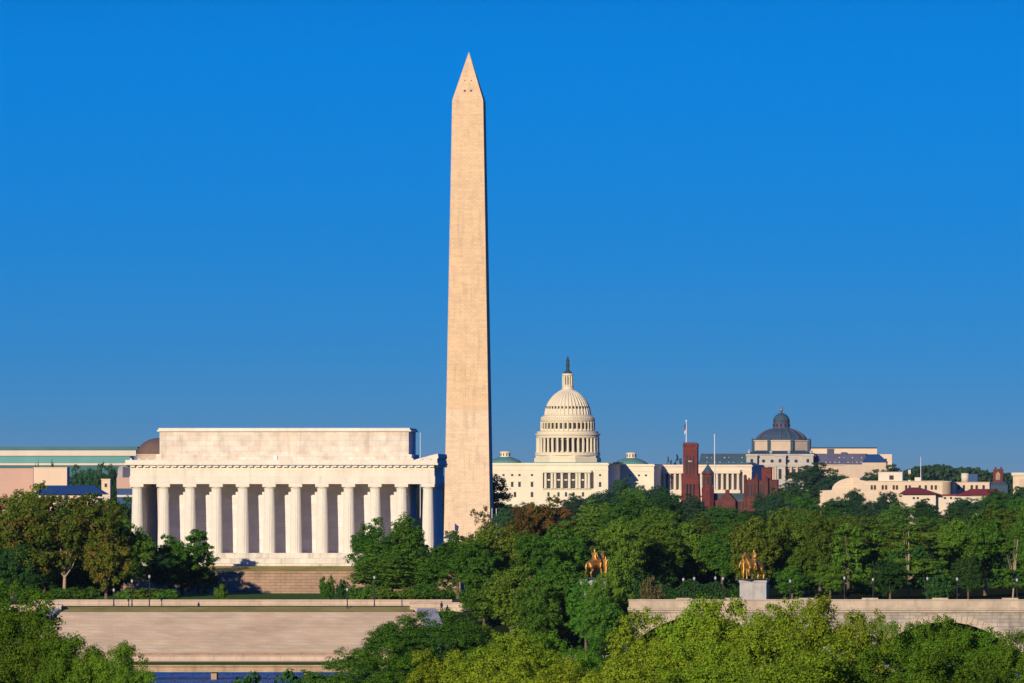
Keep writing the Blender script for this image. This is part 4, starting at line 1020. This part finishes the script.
# --- riverside trees in front, by the camera's side of the water
GF = 'riverside trees on the near bank'
for a in [
 (2, 588, 130, 600, 'nearA', 'fresh', 'bright green tree with its crown cut by the picture edge'),
 (38, 616, 110, 580, 'nearB', 'fresh', 'low fresh green tree before the end of the broad steps'),
 (78, 640, 100, 565, 'nearA', 'fresh', 'fresh green tree filling the dip before the step side wall'),
 (108, 646, 90, 560, 'nearC', 'fresh', 'low fresh green tree before the lower corner of the steps'),
 (134, 650, 66, 550, 'nearB', 'fresh', 'small fresh green tree next to the open water'),
 (330, 662, 110, 900, 'nearB', 'green', 'green riverside tree at the far end of the tan causeway'),
 (374, 642, 100, 920, 'nearC', 'fresh', 'green riverside tree overlapping the foot of the broad steps'),
 (404, 618, 96, 960, 'nearA', 'green', 'dark green tree with a ragged top over the corner of the steps'),
 (444, 612, 104, 1000, 'nearB', 'green', 'dark green tree below the walking figure on the path'),
 (490, 626, 90, 1010, 'nearC', 'mid', 'dull green tree below the stone end block'),
 (448, 652, 100, 640, 'nearC', 'bright', 'yellow-green tree low in front of the dark riverside trees'),
 (514, 633, 118, 620, 'nearA', 'bright', 'yellow-green tree with a domed top before the dark central clump'),
 (566, 635, 96, 650, 'nearB', 'fresh', 'mottled green tree between two yellow-green neighbours'),
 (610, 640, 92, 700, 'nearC', 'green', 'small dull green tree in the gap below the slim tree'),
 (662, 614, 116, 600, 'nearB', 'bright', 'yellow-green tree covering the first bridge arch'),
 (702, 603, 110, 595, 'nearA', 'bright', 'yellow-green tree below the bridge lamps in the dark shade'),
 (740, 602, 120, 590, 'nearC', 'bright', 'yellow-green tree below the gilded statue on the bridge'),
 (786, 605, 116, 585, 'nearA', 'bright', 'broad yellow-green tree reaching the bridge parapet'),
 (841, 600, 108, 575, 'nearC', 'bright', 'tallest yellow-green tree hiding the bridge pier'),
 (904, 624, 110, 640, 'nearC', 'fresh', 'green tree below the second bridge arch'),
 (946, 620, 100, 650, 'nearA', 'fresh', 'rounded green tree in the mouth of the second bridge arch'),
 (992, 632, 96, 645, 'nearB', 'fresh', 'green tree past the mouth of the second bridge arch'),
 (1026, 634, 84, 640, 'nearC', 'fresh', 'green tree beyond the second arch at the picture edge'),
 (488, 658, 120, 560, 'nearB', 'bright', 'lowest yellow-green tree before the domed-top one'),
 (570, 664, 120, 555, 'nearA', 'bright', 'lowest yellow-green tree before the mottled one'),
 (642, 646, 120, 545, 'nearA', 'bright', 'low yellow-green tree under the bridge end'),
 (710, 644, 130, 540, 'nearB', 'bright', 'lowest yellow-green tree under the gilded statue and first arch'),
 (800, 640, 140, 530, 'nearC', 'bright', 'lowest yellow-green tree under the broad one at the parapet'),
 (880, 650, 130, 535, 'nearB', 'fresh', 'low green tree under the bridge pier'),
 (965, 654, 140, 535, 'nearC', 'fresh', 'lowest green tree under the second bridge arch'),
]:
    tree(*a, group=GF)
tree(274, 672, 78, 850, 'bush', 'dark', 'dark leafy shrub low before the water beside the causeway pier', 'shrub', 'shrub')

# --- around the temple lawn
GL = 'trees around the temple lawn'
for a in [
 (64, 496, 122, 1475, 'spread', 'autumn', 'big spreading tree with turning brown leaves and pale forked trunk'),
 (106, 533, 46, 1462, 'roundB', 'autumn', 'smaller bronze-tinged tree beside the pale forked trunk'),
 (14, 500, 56, 1500, 'roundA', 'olive', 'olive tree behind the spreading brown-leaved tree at the picture edge'),
 (30, 484, 50, 1700, 'roundB', 'olive', 'olive crown below the pink wall'),
 (-6, 488, 44, 1650, 'roundC', 'rust', 'brownish crown under the pink block at the picture edge'),
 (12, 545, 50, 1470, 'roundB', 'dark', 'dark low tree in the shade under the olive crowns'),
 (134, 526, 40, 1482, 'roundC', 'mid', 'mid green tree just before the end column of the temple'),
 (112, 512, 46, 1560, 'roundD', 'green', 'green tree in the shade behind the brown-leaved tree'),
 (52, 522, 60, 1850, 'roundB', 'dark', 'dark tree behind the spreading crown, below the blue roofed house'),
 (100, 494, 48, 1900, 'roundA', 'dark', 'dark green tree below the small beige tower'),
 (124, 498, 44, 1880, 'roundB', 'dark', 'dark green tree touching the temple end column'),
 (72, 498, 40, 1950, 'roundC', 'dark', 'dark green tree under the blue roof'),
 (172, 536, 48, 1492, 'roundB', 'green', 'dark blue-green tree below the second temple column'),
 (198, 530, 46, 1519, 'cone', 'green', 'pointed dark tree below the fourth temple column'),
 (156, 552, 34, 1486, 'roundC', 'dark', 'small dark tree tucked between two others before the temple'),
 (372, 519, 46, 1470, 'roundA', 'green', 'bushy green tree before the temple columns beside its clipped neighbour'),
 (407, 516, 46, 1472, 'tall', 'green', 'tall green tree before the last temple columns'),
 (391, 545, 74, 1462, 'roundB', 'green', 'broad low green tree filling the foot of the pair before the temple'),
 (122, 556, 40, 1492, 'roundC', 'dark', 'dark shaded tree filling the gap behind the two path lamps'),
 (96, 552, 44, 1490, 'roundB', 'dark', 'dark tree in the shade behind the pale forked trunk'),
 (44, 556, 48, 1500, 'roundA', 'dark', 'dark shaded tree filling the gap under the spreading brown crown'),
 (386, 556, 66, 1456, 'tall', 'green', 'low dense tree at the foot of the two temple trees, before the terrace wall'),
 (424, 560, 40, 1458, 'tall', 'green', 'narrow green tree below the end column, beside the terrace wall'),
 (182, 548, 50, 1500, 'tall', 'green', 'dense tree between the two dark trees before the temple columns'),
 (428, 548, 40, 1468, 'roundC', 'dark', 'dark tree below the shaded corner of the temple'),
 (458, 532, 52, 1460, 'roundA', 'green', 'green tree at the foot of the obelisk'),
 (484, 507, 40, 1458, 'sparse', 'grey', 'thin grey-brown tree with see-through crown before the obelisk'),
 (490, 525, 50, 1452, 'roundD', 'olive', 'olive tree below the thin grey-brown crown'),
 (474, 540, 56, 1445, 'roundB', 'green', 'deep green tree below the thin grey-brown crown'),
]:
    tree(*a, group=GL)
for px_, top_, w_, lf, lb_ in [
 (28, 588, 22, 'green', 'low green bush beneath the spreading tree at the wall end'),
 (58, 588, 26, 'green', 'low bright bush at the foot of the pale forked trunk'),
 (84, 587, 24, 'green', 'rounded bush beside the pale forked trunk'),
 (128, 589, 20, 'mid', 'yellowish hedge bush beside the white-globed lamp'),
 (146, 588, 26, 'mid', 'hedge bush behind the tall lamp'),
 (168, 589, 22, 'green', 'low hedge bush at the foot of the dark tree'),
 (221, 584, 10, 'mid', 'tiny round shrub in the shade beside the terrace wall'),
 (328, 576, 11, 'green', 'clipped upright shrub before the brown terrace wall'),
 (342, 580, 10, 'dark', 'dark clipped shrub beside the upright one'),
 (360, 585, 22, 'green', 'low bush at the end of the brown terrace wall'),
 (388, 588, 22, 'mid', 'low yellowish bush behind the second lamp pair'),
 (408, 587, 18, 'mid', 'rounded yellowish bush below the tall green tree'),
 (424, 585, 22, 'green', 'green bush below the shaded corner of the temple'),
 (443, 586, 20, 'green', 'green bush at the end of the low stone wall'),
]:
    tree(px_, top_, w_*1.45, 1447, 'bush', lf, lb_, 'shrub', 'shrub', 'shrubs along the temple lawn')

# --- central clump
GC = 'trees in the central clump before the domed building'
for a in [
 (545, 498, 58, 1750, 'roundB', 'rust', 'rust-brown tree directly below the central loggia'),
 (521, 510, 36, 1740, 'roundA', 'rust', 'bronze-brown tree beside the rust-brown one'),
 (520, 503, 26, 2700, 'roundC', 'grey', 'grey-green hazy tree below the small cream windows'),
 (485, 473, 50, 2840, 'roundC', 'green', 'dark tree in the shadow of the obelisk'),
 (506, 505, 30, 2500, 'roundA', 'far', 'dark round tree behind the flagpoles'),
 (560, 522, 48, 1540, 'roundA', 'green', 'rich green tree beside the gilded statue among trees'),
 (530, 532, 46, 1520, 'roundC', 'green', 'green tree below the bronze-brown crown'),
 (512, 566, 62, 1365, 'roundB', 'mid', 'rounded mid green tree rising above the stone end block'),
 (484, 574, 50, 1372, 'roundD', 'mid', 'mid green tree hiding the end of the low wall'),
 (560, 560, 56, 1360, 'tall', 'green', 'tall full green tree below the gilded statue among trees'),
 (538, 580, 52, 1350, 'roundA', 'green', 'low green tree between two tall central trees'),
 (586, 581, 44, 1345, 'roundD', 'green', 'green tree hiding the first gilded statue pedestal'),
 (615, 556, 38, 1352, 'tall', 'mid', 'slim upright light green tree beside the bridge end'),
 (597, 579, 24, 1338, 'roundC', 'green', 'narrow green tree directly under the gilded statue among trees'),
 (600, 596, 40, 1335, 'roundC', 'green', 'low green tree at the foot of the slim upright one'),
 (578, 538, 34, 1560, 'roundB', 'dark', 'dark tree behind the gilded statue among trees'),
 (640, 576, 0.1, 1400, 'bush', 'olive', 'x'),
]:
    if a[2] > 1: tree(*a, group=GC)
tree(652, 577, 24, 1392, 'bush', 'grey', 'small brownish tree standing alone before the dark shade', group=GC)

# dark leaves added to deepen shade: hedge behind the lamps, undergrowth below the wood
def leaf_bank(name, x0, x1, d, depth, z0, h, n_, s_, seed, mat):
    hg = np.random.default_rng(seed)
    xx = hg.uniform(x0, x1, n_)
    top = h * (0.75 + 0.25*np.sin(xx*0.9 + seed)*np.sin(xx*0.37))
    hp = np.stack([xx, d + hg.uniform(0, depth, n_), z0 + top*hg.random(n_)**0.7], axis=1)
    hn = hg.normal(size=(n_, 3)) + np.array([0, -0.5, 0.5]); hn /= np.linalg.norm(hn, axis=1)[:, None]
    ht_ = np.cross(hn, hg.normal(size=(n_, 3))); ht_ /= np.linalg.norm(ht_, axis=1)[:, None]
    hb_ = np.cross(hn, ht_); hs_ = s_*hg.uniform(0.6, 1.3, size=(n_, 1))
    o = bpy.data.objects.new(name, leaf_mesh(name, np.stack([hp-ht_*hs_, hp+hb_*hs_, hp+ht_*hs_, hp-hb_*hs_], axis=1).reshape(-1, 3), mat)); COL.objects.link(o)
    return o
tag(leaf_bank('hedge', WX(634, 1440), WX(748, 1440), 1440, 2.5, 8.6, 4.2, 14000, 0.17, 77, G['dark']), 'long dark hedge added to deepen the shade behind the plaza lamps', 'hedge')
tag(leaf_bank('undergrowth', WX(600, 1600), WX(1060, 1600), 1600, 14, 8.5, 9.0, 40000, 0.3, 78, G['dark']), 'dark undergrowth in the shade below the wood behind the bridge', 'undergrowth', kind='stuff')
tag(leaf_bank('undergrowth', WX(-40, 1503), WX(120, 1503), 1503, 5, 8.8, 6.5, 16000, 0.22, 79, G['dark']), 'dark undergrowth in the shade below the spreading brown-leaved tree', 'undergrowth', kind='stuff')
# --- wood behind the bridge: front row
GB = 'wood behind the arched bridge'
for a in [
 (622, 520, 46, 1560, 'roundC', 'mid', 'mid green tree behind the slim upright tree'),
 (655, 524, 48, 1580, 'roundA', 'mid', 'round-headed tree above the lone brownish one'),
 (690, 524, 50, 1590, 'roundB', 'mid', 'round-headed tree above the first two bridge lamps'),
 (722, 528, 40, 1585, 'roundD', 'green', 'green tree above the shaded gap by the plaza lamps'),
 (752, 518, 46, 1480, 'roundA', 'olive', 'olive green tree directly behind the gilded bridge statue'),
 (784, 514, 52, 1500, 'roundD', 'olive', 'tall olive tree beside the gilded bridge statue'),
 (806, 545, 40, 1440, 'roundB', 'mid', 'lower mid green tree above the third plaza lamp'),
 (820, 512, 44, 1560, 'roundC', 'olive', 'olive tree with a flat top below the wooded humps'),
 (848, 524, 52, 1450, 'cone', 'pine', 'light green layered fir with drooping boughs'),
 (874, 530, 44, 1460, 'cone', 'pine', 'darker layered fir beside the light green one'),
 (908, 524, 50, 1450, 'pine', 'pine', 'flat-layered pine with a pale crooked trunk'),
 (932, 532, 42, 1462, 'pine', 'pine', 'flat-layered pine beside the crooked one'),
 (958, 520, 40, 1475, 'tall', 'mid', 'upright green tree between the pines'),
 (985, 514, 46, 1500, 'roundB', 'green', 'green tree behind the leaning pine'),
 (1012, 532, 40, 1440, 'pineB', 'pine', 'leaning pine with a tilted pale trunk'),
 (968, 555, 30, 1440, 'roundD', 'dark', 'dark low tree between the upright tree and the leaning pine'),
 (890, 560, 34, 1436, 'roundB', 'dark', 'dark undergrowth tree below the firs'),
 (830, 562, 30, 1434, 'roundC', 'mid', 'small bright tree at the foot of the light green fir'),
 (792, 566, 34, 1434, 'roundA', 'green', 'small green tree right of the pedestal behind the lamp'),
 (1030, 500, 40, 1560, 'roundA', 'green', 'green tree cut by the picture edge behind the leaning pine'),
 (940, 575, 30, 1434, 'bush', 'dark', 'dark undergrowth bush below the crooked pine'),
]:
    tree(*a, group=GB)

# --- wood behind: middle rows, each named by what stands over it
def over(px):
    for lim, nm in ((600, 'the great white dome'), (625, 'the stepped end of the cream facade'), (650, 'the small copper dome'), (672, 'the shaded corner of the columned wing'), (702, 'the tall red tower'),
                    (716, 'the red octagonal turret'), (740, 'the red gable'), (762, 'the red twin towers'), (790, 'the dark slate dome'), (815, 'the end of the grey library'),
                    (840, 'the curved beige shoulder'), (868, 'the start of the beige wall'), (890, 'the paired beige windows'), (912, 'the rooftop block'), (940, 'the red hip roof'), (965, 'the rounded beige end'),
                    (985, 'the white rooftop drum'), (1004, 'the red brick tower'), (1100, 'the beige tower block')):
        if px < lim: return nm
rows = [
 (2000, 510, 7, 54, 36, ('mid', 'green', 'olive'), 'tree in the second wood row, below '),
 (2600, 500, 6, 44, 34, ('green', 'mid', 'dark'), 'small tree in mid wood, below '),
 (3300, 492, 5, 38, 29, ('dark', 'green', 'far'), 'far tree at the wood back, below '),
]
prof_x = [560, 600, 625, 650, 670, 690, 710, 730, 750, 770, 800, 830, 850, 870, 900, 940, 970, 1000, 1030]
prof_y = [502, 492, 484, 484, 492, 500, 502, 506, 508, 500, 496, 494, 500, 502, 504, 502, 496, 490, 488]
used = {}
shp = ['roundA', 'roundB', 'roundC', 'roundD']
for ri, (d, t0, jit, wpx, step, leaves, txt) in enumerate(rows):
    px_ = 588 + 9*ri
    i = 0
    while px_ < 1040:
        back = np.interp(px_, prof_x, prof_y)
        top_ = back + (2 - ri) * 9.0 + rng.uniform(-3, jit)
        lf = leaves[(i*2 + ri) % 3] if ri != 0 else leaves[rng.randrange(3)]
        tone = {'mid': 'mid green', 'green': 'rich green', 'olive': 'olive', 'dark': 'dark green', 'far': 'blue-green'}[lf]
        lab = tone + ' ' + txt + over(px_)
        n_ = used.get(lab, 0); used[lab] = n_ + 1
        if n_: lab = tone + ' ' + txt + over(px_) + (', lower twin' if n_ == 1 else ', lowest of three')
        tree(px_, top_ + (3 if n_ else 0), wpx * rng.uniform(0.85, 1.15), d + rng.uniform(-120, 120), shp[(i + ri) % 4], lf, lab, group='wood below the far buildings')
        px_ += step * rng.uniform(0.85, 1.15); i += 1

# --- named far trees among the buildings
GH = 'trees on the far slopes'
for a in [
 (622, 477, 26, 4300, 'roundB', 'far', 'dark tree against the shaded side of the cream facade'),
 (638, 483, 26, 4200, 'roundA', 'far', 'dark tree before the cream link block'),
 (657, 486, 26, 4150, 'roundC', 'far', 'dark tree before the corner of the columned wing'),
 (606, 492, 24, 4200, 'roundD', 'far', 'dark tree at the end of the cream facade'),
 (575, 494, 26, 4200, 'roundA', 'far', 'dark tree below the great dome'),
 (592, 495, 22, 4150, 'roundC', 'far', 'dark tree below the dark corner line of the cream facade'),
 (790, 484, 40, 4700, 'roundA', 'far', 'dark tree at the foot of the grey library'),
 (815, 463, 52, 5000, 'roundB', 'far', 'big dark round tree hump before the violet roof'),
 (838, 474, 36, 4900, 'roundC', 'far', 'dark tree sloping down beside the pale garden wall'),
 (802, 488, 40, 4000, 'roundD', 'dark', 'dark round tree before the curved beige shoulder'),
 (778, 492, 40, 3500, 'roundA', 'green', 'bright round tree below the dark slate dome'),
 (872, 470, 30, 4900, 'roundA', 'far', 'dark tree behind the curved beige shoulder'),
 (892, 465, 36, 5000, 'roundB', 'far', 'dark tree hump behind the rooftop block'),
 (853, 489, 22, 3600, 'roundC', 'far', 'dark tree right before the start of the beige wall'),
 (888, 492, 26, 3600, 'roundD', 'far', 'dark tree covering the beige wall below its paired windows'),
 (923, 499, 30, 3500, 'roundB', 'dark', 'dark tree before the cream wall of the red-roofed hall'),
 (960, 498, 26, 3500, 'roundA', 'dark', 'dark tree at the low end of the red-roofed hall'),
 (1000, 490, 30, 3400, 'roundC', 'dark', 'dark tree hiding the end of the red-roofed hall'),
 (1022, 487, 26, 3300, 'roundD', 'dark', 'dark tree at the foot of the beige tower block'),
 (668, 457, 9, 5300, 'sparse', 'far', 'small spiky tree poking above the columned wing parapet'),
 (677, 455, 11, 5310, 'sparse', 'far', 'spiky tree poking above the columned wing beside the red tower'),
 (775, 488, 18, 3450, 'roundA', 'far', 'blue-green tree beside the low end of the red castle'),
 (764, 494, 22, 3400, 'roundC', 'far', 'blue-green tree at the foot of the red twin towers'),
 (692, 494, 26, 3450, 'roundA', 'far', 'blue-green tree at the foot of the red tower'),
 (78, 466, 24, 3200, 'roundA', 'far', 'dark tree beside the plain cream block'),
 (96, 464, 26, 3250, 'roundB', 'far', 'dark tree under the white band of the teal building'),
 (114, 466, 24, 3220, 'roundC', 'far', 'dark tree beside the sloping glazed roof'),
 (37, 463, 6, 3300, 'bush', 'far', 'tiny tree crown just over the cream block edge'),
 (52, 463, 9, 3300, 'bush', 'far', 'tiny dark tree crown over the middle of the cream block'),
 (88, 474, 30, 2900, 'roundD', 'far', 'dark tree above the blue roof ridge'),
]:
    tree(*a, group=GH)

# --- the far wooded ridge: one mass
def far_wood(name, pts, d, depth, seed, n=26000, leaf=1.5):
    g = np.random.default_rng(seed)
    xs = g.uniform(pts[0][0], pts[-1][0], n)
    tops = np.interp(xs, [p[0] for p in pts], [p[1] for p in pts])
    cw = 9.0
    tops = tops + 1.1*np.sin(xs/cw*6.28) + 0.8*np.sin(xs/4.3*6.28 + 1.3)
    dd = d + g.uniform(0, depth, n)
    z1 = CAMZ - (tops - HOR)*d/F
    f = g.random(n) ** 0.6
    p = np.stack([(xs - 512)*d/F, dd, 6 + (z1 - 6)*f], axis=1)
    nrm = g.normal(size=(n, 3)) + np.array([0, -0.7, 0.6]); nrm /= np.linalg.norm(nrm, axis=1)[:, None]
    t = np.cross(nrm, g.normal(size=(n, 3))); t /= np.linalg.norm(t, axis=1)[:, None]
    b_ = np.cross(nrm, t); s = leaf * g.uniform(0.6, 1.3, size=(n, 1))
    v = np.stack([p - t*s, p + b_*s, p + t*s, p - b_*s], axis=1).reshape(-1, 3)
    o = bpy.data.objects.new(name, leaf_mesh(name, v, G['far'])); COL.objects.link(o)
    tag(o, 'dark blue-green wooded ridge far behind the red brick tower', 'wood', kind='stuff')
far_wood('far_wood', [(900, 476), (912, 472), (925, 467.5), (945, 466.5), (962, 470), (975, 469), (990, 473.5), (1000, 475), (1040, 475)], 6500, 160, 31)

# ------------------------------------------------------------------ lamps
def lamp_src(label, loc, h, group):
    r = thing('street_lamp', label, 'street lamp', loc, group=group)
    MB().lathe([(0.26, 0), (0.24, 0.35), (0.13, 0.5), (0.10, 1.2), (0.075, h-0.75), (0.16, h-0.7), (0.17, h-0.55)], n=10).build('post', M['iron'], r)
    MB().lathe([(0.12, h-0.548), (0.21, h-0.3), (0.18, h-0.08), (0.09, h)], n=12).build('globe', M['globe'], r, True)
    MB().lathe([(0.16, h+0.002), (0.06, h+0.12), (0.02, h+0.28)], n=10).build('finial', M['iron'], r)
    return r
for px_, top_, d_, lb_ in [
 (113.8, 588.5, 1426, 'short lamp with white globe beside the forked tree'),
 (132.0, 579.5, 1420, 'black lamp with white globe nearer the forked tree'),
 (149.4, 575, 1412, 'taller black lamp with white globe before the dark trees'),
 (347.3, 588, 1390, 'black lamp standing on the dry strip at the top of the steps'),
 (374.4, 576, 1420, 'black lamp standing against the low wall before the green trees')]:
    z0 = 7.84
    lamp_src(lb_, (WX(px_, d_), d_, z0), WZ(top_, d_) - z0, 'lamps above the riverside steps')
for px_, top_, lb_ in [
 (683.4, 578, 'lamp on the bridge at the start of the dark shade'),
 (694.2, 577, 'lamp on the bridge above the small parapet cap'),
 (715.4, 576.5, 'lamp on the bridge in the middle of the dark shade'),
 (723.0, 577, 'lamp on the bridge closest to the gilded statue pedestal'),
 (790.2, 579.5, 'lamp on the bridge past the gilded statue, before olive trees'),
 (844.4, 576.5, 'lamp on the bridge before the light green fir'),
 (873.0, 578, 'lamp on the bridge before the darker fir'),
 (927.4, 577, 'lamp on the bridge before the crooked pine'),
 (957.2, 577.5, 'lamp on the bridge before the upright green tree'),
 (1017.0, 578.5, 'lamp on the bridge beside the leaning pine')]:
    d_ = 1364.0
    lamp_src(lb_, (WX(px_, d_), d_, 9.3), WZ(top_, d_) - 9.3, 'lamps along the arched bridge')

# ------------------------------------------------------------------ gilded statues and a walker
def skin_mesh(name, verts, edges, radii, mat, parent, root=0, levels=2, fat=1.0):
    me = bpy.data.meshes.new(name)
    me.from_pydata(verts, edges, []); me.update()
    o = bpy.data.objects.new(name, me); COL.objects.link(o)
    sk = o.modifiers.new('skin', 'SKIN'); sk.use_smooth_shade = True
    for i, r in enumerate(radii):
        me.skin_vertices[0].data[i].radius = (r*fat, r*fat)
        me.skin_vertices[0].data[i].use_root = (i == root)
    ss = o.modifiers.new('sub', 'SUBSURF'); ss.levels = levels; ss.render_levels = levels
    dg = bpy.context.evaluated_depsgraph_get(); dg.update()
    m2 = bpy.data.meshes.new_from_object(o.evaluated_get(dg))
    o.modifiers.clear(); o.data = m2
    m2.materials.clear(); m2.materials.append(mat)
    o.parent = parent
    return o

def chains(cs):
    verts, edges, radii, idx = [], [], [], {}
    for ch in cs:
        prev = None
        for p in ch:
            co = tuple(round(q, 4) for q in p[:3])
            if co not in idx:
                idx[co] = len(verts); verts.append(co); radii.append(p[3])
            if prev is not None: edges.append((prev, idx[co]))
            prev = idx[co]
    return verts, edges, radii

def horse(parent):
    body = [(0, 0, 1.42, .40), (.42, 0, 1.42, .40), (.78, 0, 1.50, .36), (1.05, 0, 1.86, .25), (1.22, 0, 2.22, .18), (1.38, 0, 2.38, .15), (1.62, 0, 2.16, .11), (1.74, 0, 2.02, .09)]
    rear = [(0, 0, 1.42, .40), (-.45, 0, 1.44, .38), (-.82, 0, 1.46, .36), (-1.12, 0, 1.52, .12), (-1.32, 0, 1.25, .12), (-1.38, 0, .8, .08)]
    cs = [body, rear]
    for s in (-1, 1):
        lift = s > 0
        if lift: cs.append([(.78, 0, 1.50, .36), (.82, s*.22, 1.1, .17), (1.12, s*.24, .86, .11), (1.0, s*.24, .48, .08), (.92, s*.24, .34, .09)])
        else: cs.append([(.78, 0, 1.50, .36), (.78, s*.22, 1.08, .17), (.80, s*.24, .60, .10), (.78, s*.24, .14, .075), (.84, s*.24, .04, .09)])
        o = -0.12 if s > 0 else 0.1
        cs.append([(-.82, 0, 1.46, .36), (-.84, s*.24, 1.08, .21), (-.68+o, s*.26, .80, .13), (-1.02+o, s*.26, .52, .09), (-.94+o, s*.26, .14, .075), (-.86+o, s*.26, .04, .09)])
    for s in (-1, 1): cs.append([(1.38, 0, 2.38, .15), (1.33, s*.09, 2.60, .035)])
    return skin_mesh('horse', *chains(cs), M['gold'], parent, fat=1.08)

def rider(parent):
    cs = [[(0, 0, 1.86, .20), (-.02, 0, 2.10, .19), (0, 0, 2.34, .22), (.01, 0, 2.54, .085), (.03, 0, 2.68, .12), (.03, 0, 2.82, .11)]]
    cs.append([(0, 0, 2.34, .22), (.0, .28, 2.40, .09), (.22, .40, 2.12, .07), (.52, .22, 2.08, .055)])
    cs.append([(0, 0, 2.34, .22), (.0, -.28, 2.40, .09), (-.12, -.46, 2.12, .07), (.12, -.50, 1.90, .055)])
    for s in (-1, 1):
        cs.append([(0, 0, 1.86, .20), (.05, s*.24, 1.76, .15), (.42, s*.50, 1.48, .115), (.24, s*.52, 1.02, .08), (.42, s*.54, .94, .055)])
    return skin_mesh('rider', *chains(cs), M['gold'], parent, fat=1.08)

def standing(parent, x, y, h, mat, name, arm_up=True):
    k = h / 1.8
    def q(px, py, pz, r): return (x + px*k, y + py*k, pz*k, r*k)
    cs = [[q(0, 0, .98, .16), q(0, 0, 1.18, .14), q(0, 0, 1.38, .17), q(0, 0, 1.52, .065), q(.02, 0, 1.62, .095), q(.02, 0, 1.73, .085)]]
    if arm_up: cs.append([q(0, 0, 1.38, .17), q(0, .21, 1.43, .065), q(.12, .34, 1.62, .05), q(.2, .30, 1.84, .04)])
    else: cs.append([q(0, 0, 1.38, .17), q(0, .21, 1.43, .065), q(-.06, .27, 1.14, .05), q(.06, .27, .90, .04)])
    cs.append([q(0, 0, 1.38, .17), q(0, -.21, 1.43, .065), q(.08, -.27, 1.14, .05), q(.16, -.25, .92, .04)])
    cs.append([q(0, 0, .98, .16), q(0, .10, .86, .11), q(.10, .11, .48, .075), q(.06, .11, .08, .05), q(.18, .12, .04, .045)])
    cs.append([q(0, 0, .98, .16), q(0, -.10, .86, .11), q(-.06, -.11, .48, .075), q(-.18, -.11, .08, .05), q(-.06, -.12, .04, .045)])
    return skin_mesh(name, *chains(cs), mat, parent)

def statue(px, base_py, d, label, rz, scale):
    r = thing('equestrian_statue', label, 'statue', (WX(px, d), d, WZ(base_py, d)), rz, 'gilded equestrian statues')
    horse(r); rider(r); standing(r, .45, -1.0, 2.2, M['gold'], 'standing_figure')
    MB().box(-1.45, 1.45, -1.15, .75, -.10, .04).build('plinth', M['bronze'], r)
    r.scale = (scale,)*3
    return r
def pedestal(px, top_py, z0, d, label, hw, rz=0.0):
    r = thing('stone_pedestal', label, 'pedestal', (WX(px, d), d, z0), rz)
    h = WZ(top_py, d) - z0
    MB().box(-hw, hw, -hw*0.85, hw*0.85, 0, h-0.35).build('die', M['pedestal'], r)
    MB().box(-hw-0.12, hw+0.12, -hw*0.85-0.12, hw*0.85+0.12, h-0.348, h).build('cap', M['pedestal'], r)
    MB().box(-hw-0.25, hw+0.25, -hw*0.85-0.25, hw*0.85+0.25, 0, 0.6).build('base', M['pedestal'], r)
    for k in range(-3, 4): pass
    return r
pedestal(754.2, 580.3, 9.3, 1361, 'grey granite pedestal under the gilded statue on the bridge', 2.2, D2R(-8))
statue(754.2, 579.5, 1361, 'gilded horse and rider on the grey pedestal of the bridge', D2R(-132), 1.74)
pedestal(594.5, 578.6, 8.0, 1402, 'shaded grey pedestal half hidden by green trees', 2.2, D2R(-8))
statue(594.5, 577.8, 1402, 'gilded horse and rider in a dark gap among green trees', D2R(52), 1.74)

wk = thing('person', 'person in dark clothing standing on the path above the steps', 'person', (WX(441.5, 1386), 1386.5, 7.84), D2R(-60))
standing(wk, 0, 0, 1.75, M['dark_cloth'], 'body', arm_up=False)
MB().lathe([(0.075, 1.62), (0.10, 1.68), (0.085, 1.74), (0.03, 1.78)], 0.01, 0, n=12).build('hair', M['hair'], wk, True)

# ------------------------------------------------------------------ the evening air
hz_m = bpy.data.materials.new('haze_air'); hz_m.use_nodes = True
hn_ = hz_m.node_tree.nodes; hn_.remove(hn_['Principled BSDF'])
pv = hn_.new('ShaderNodeVolumePrincipled')
pv.inputs['Color'].default_value = (0.75, 0.87, 1.0, 1)
pv.inputs['Density'].default_value = 0.00001
pv.inputs['Anisotropy'].default_value = 0.2
hz_m.node_tree.links.new(pv.outputs[0], hn_['Material Output'].inputs['Volume'])
tag(MB().box(-2600, 2600, -400, 7200, -3.2, 185).build('haze', hz_m), kind='stuff')
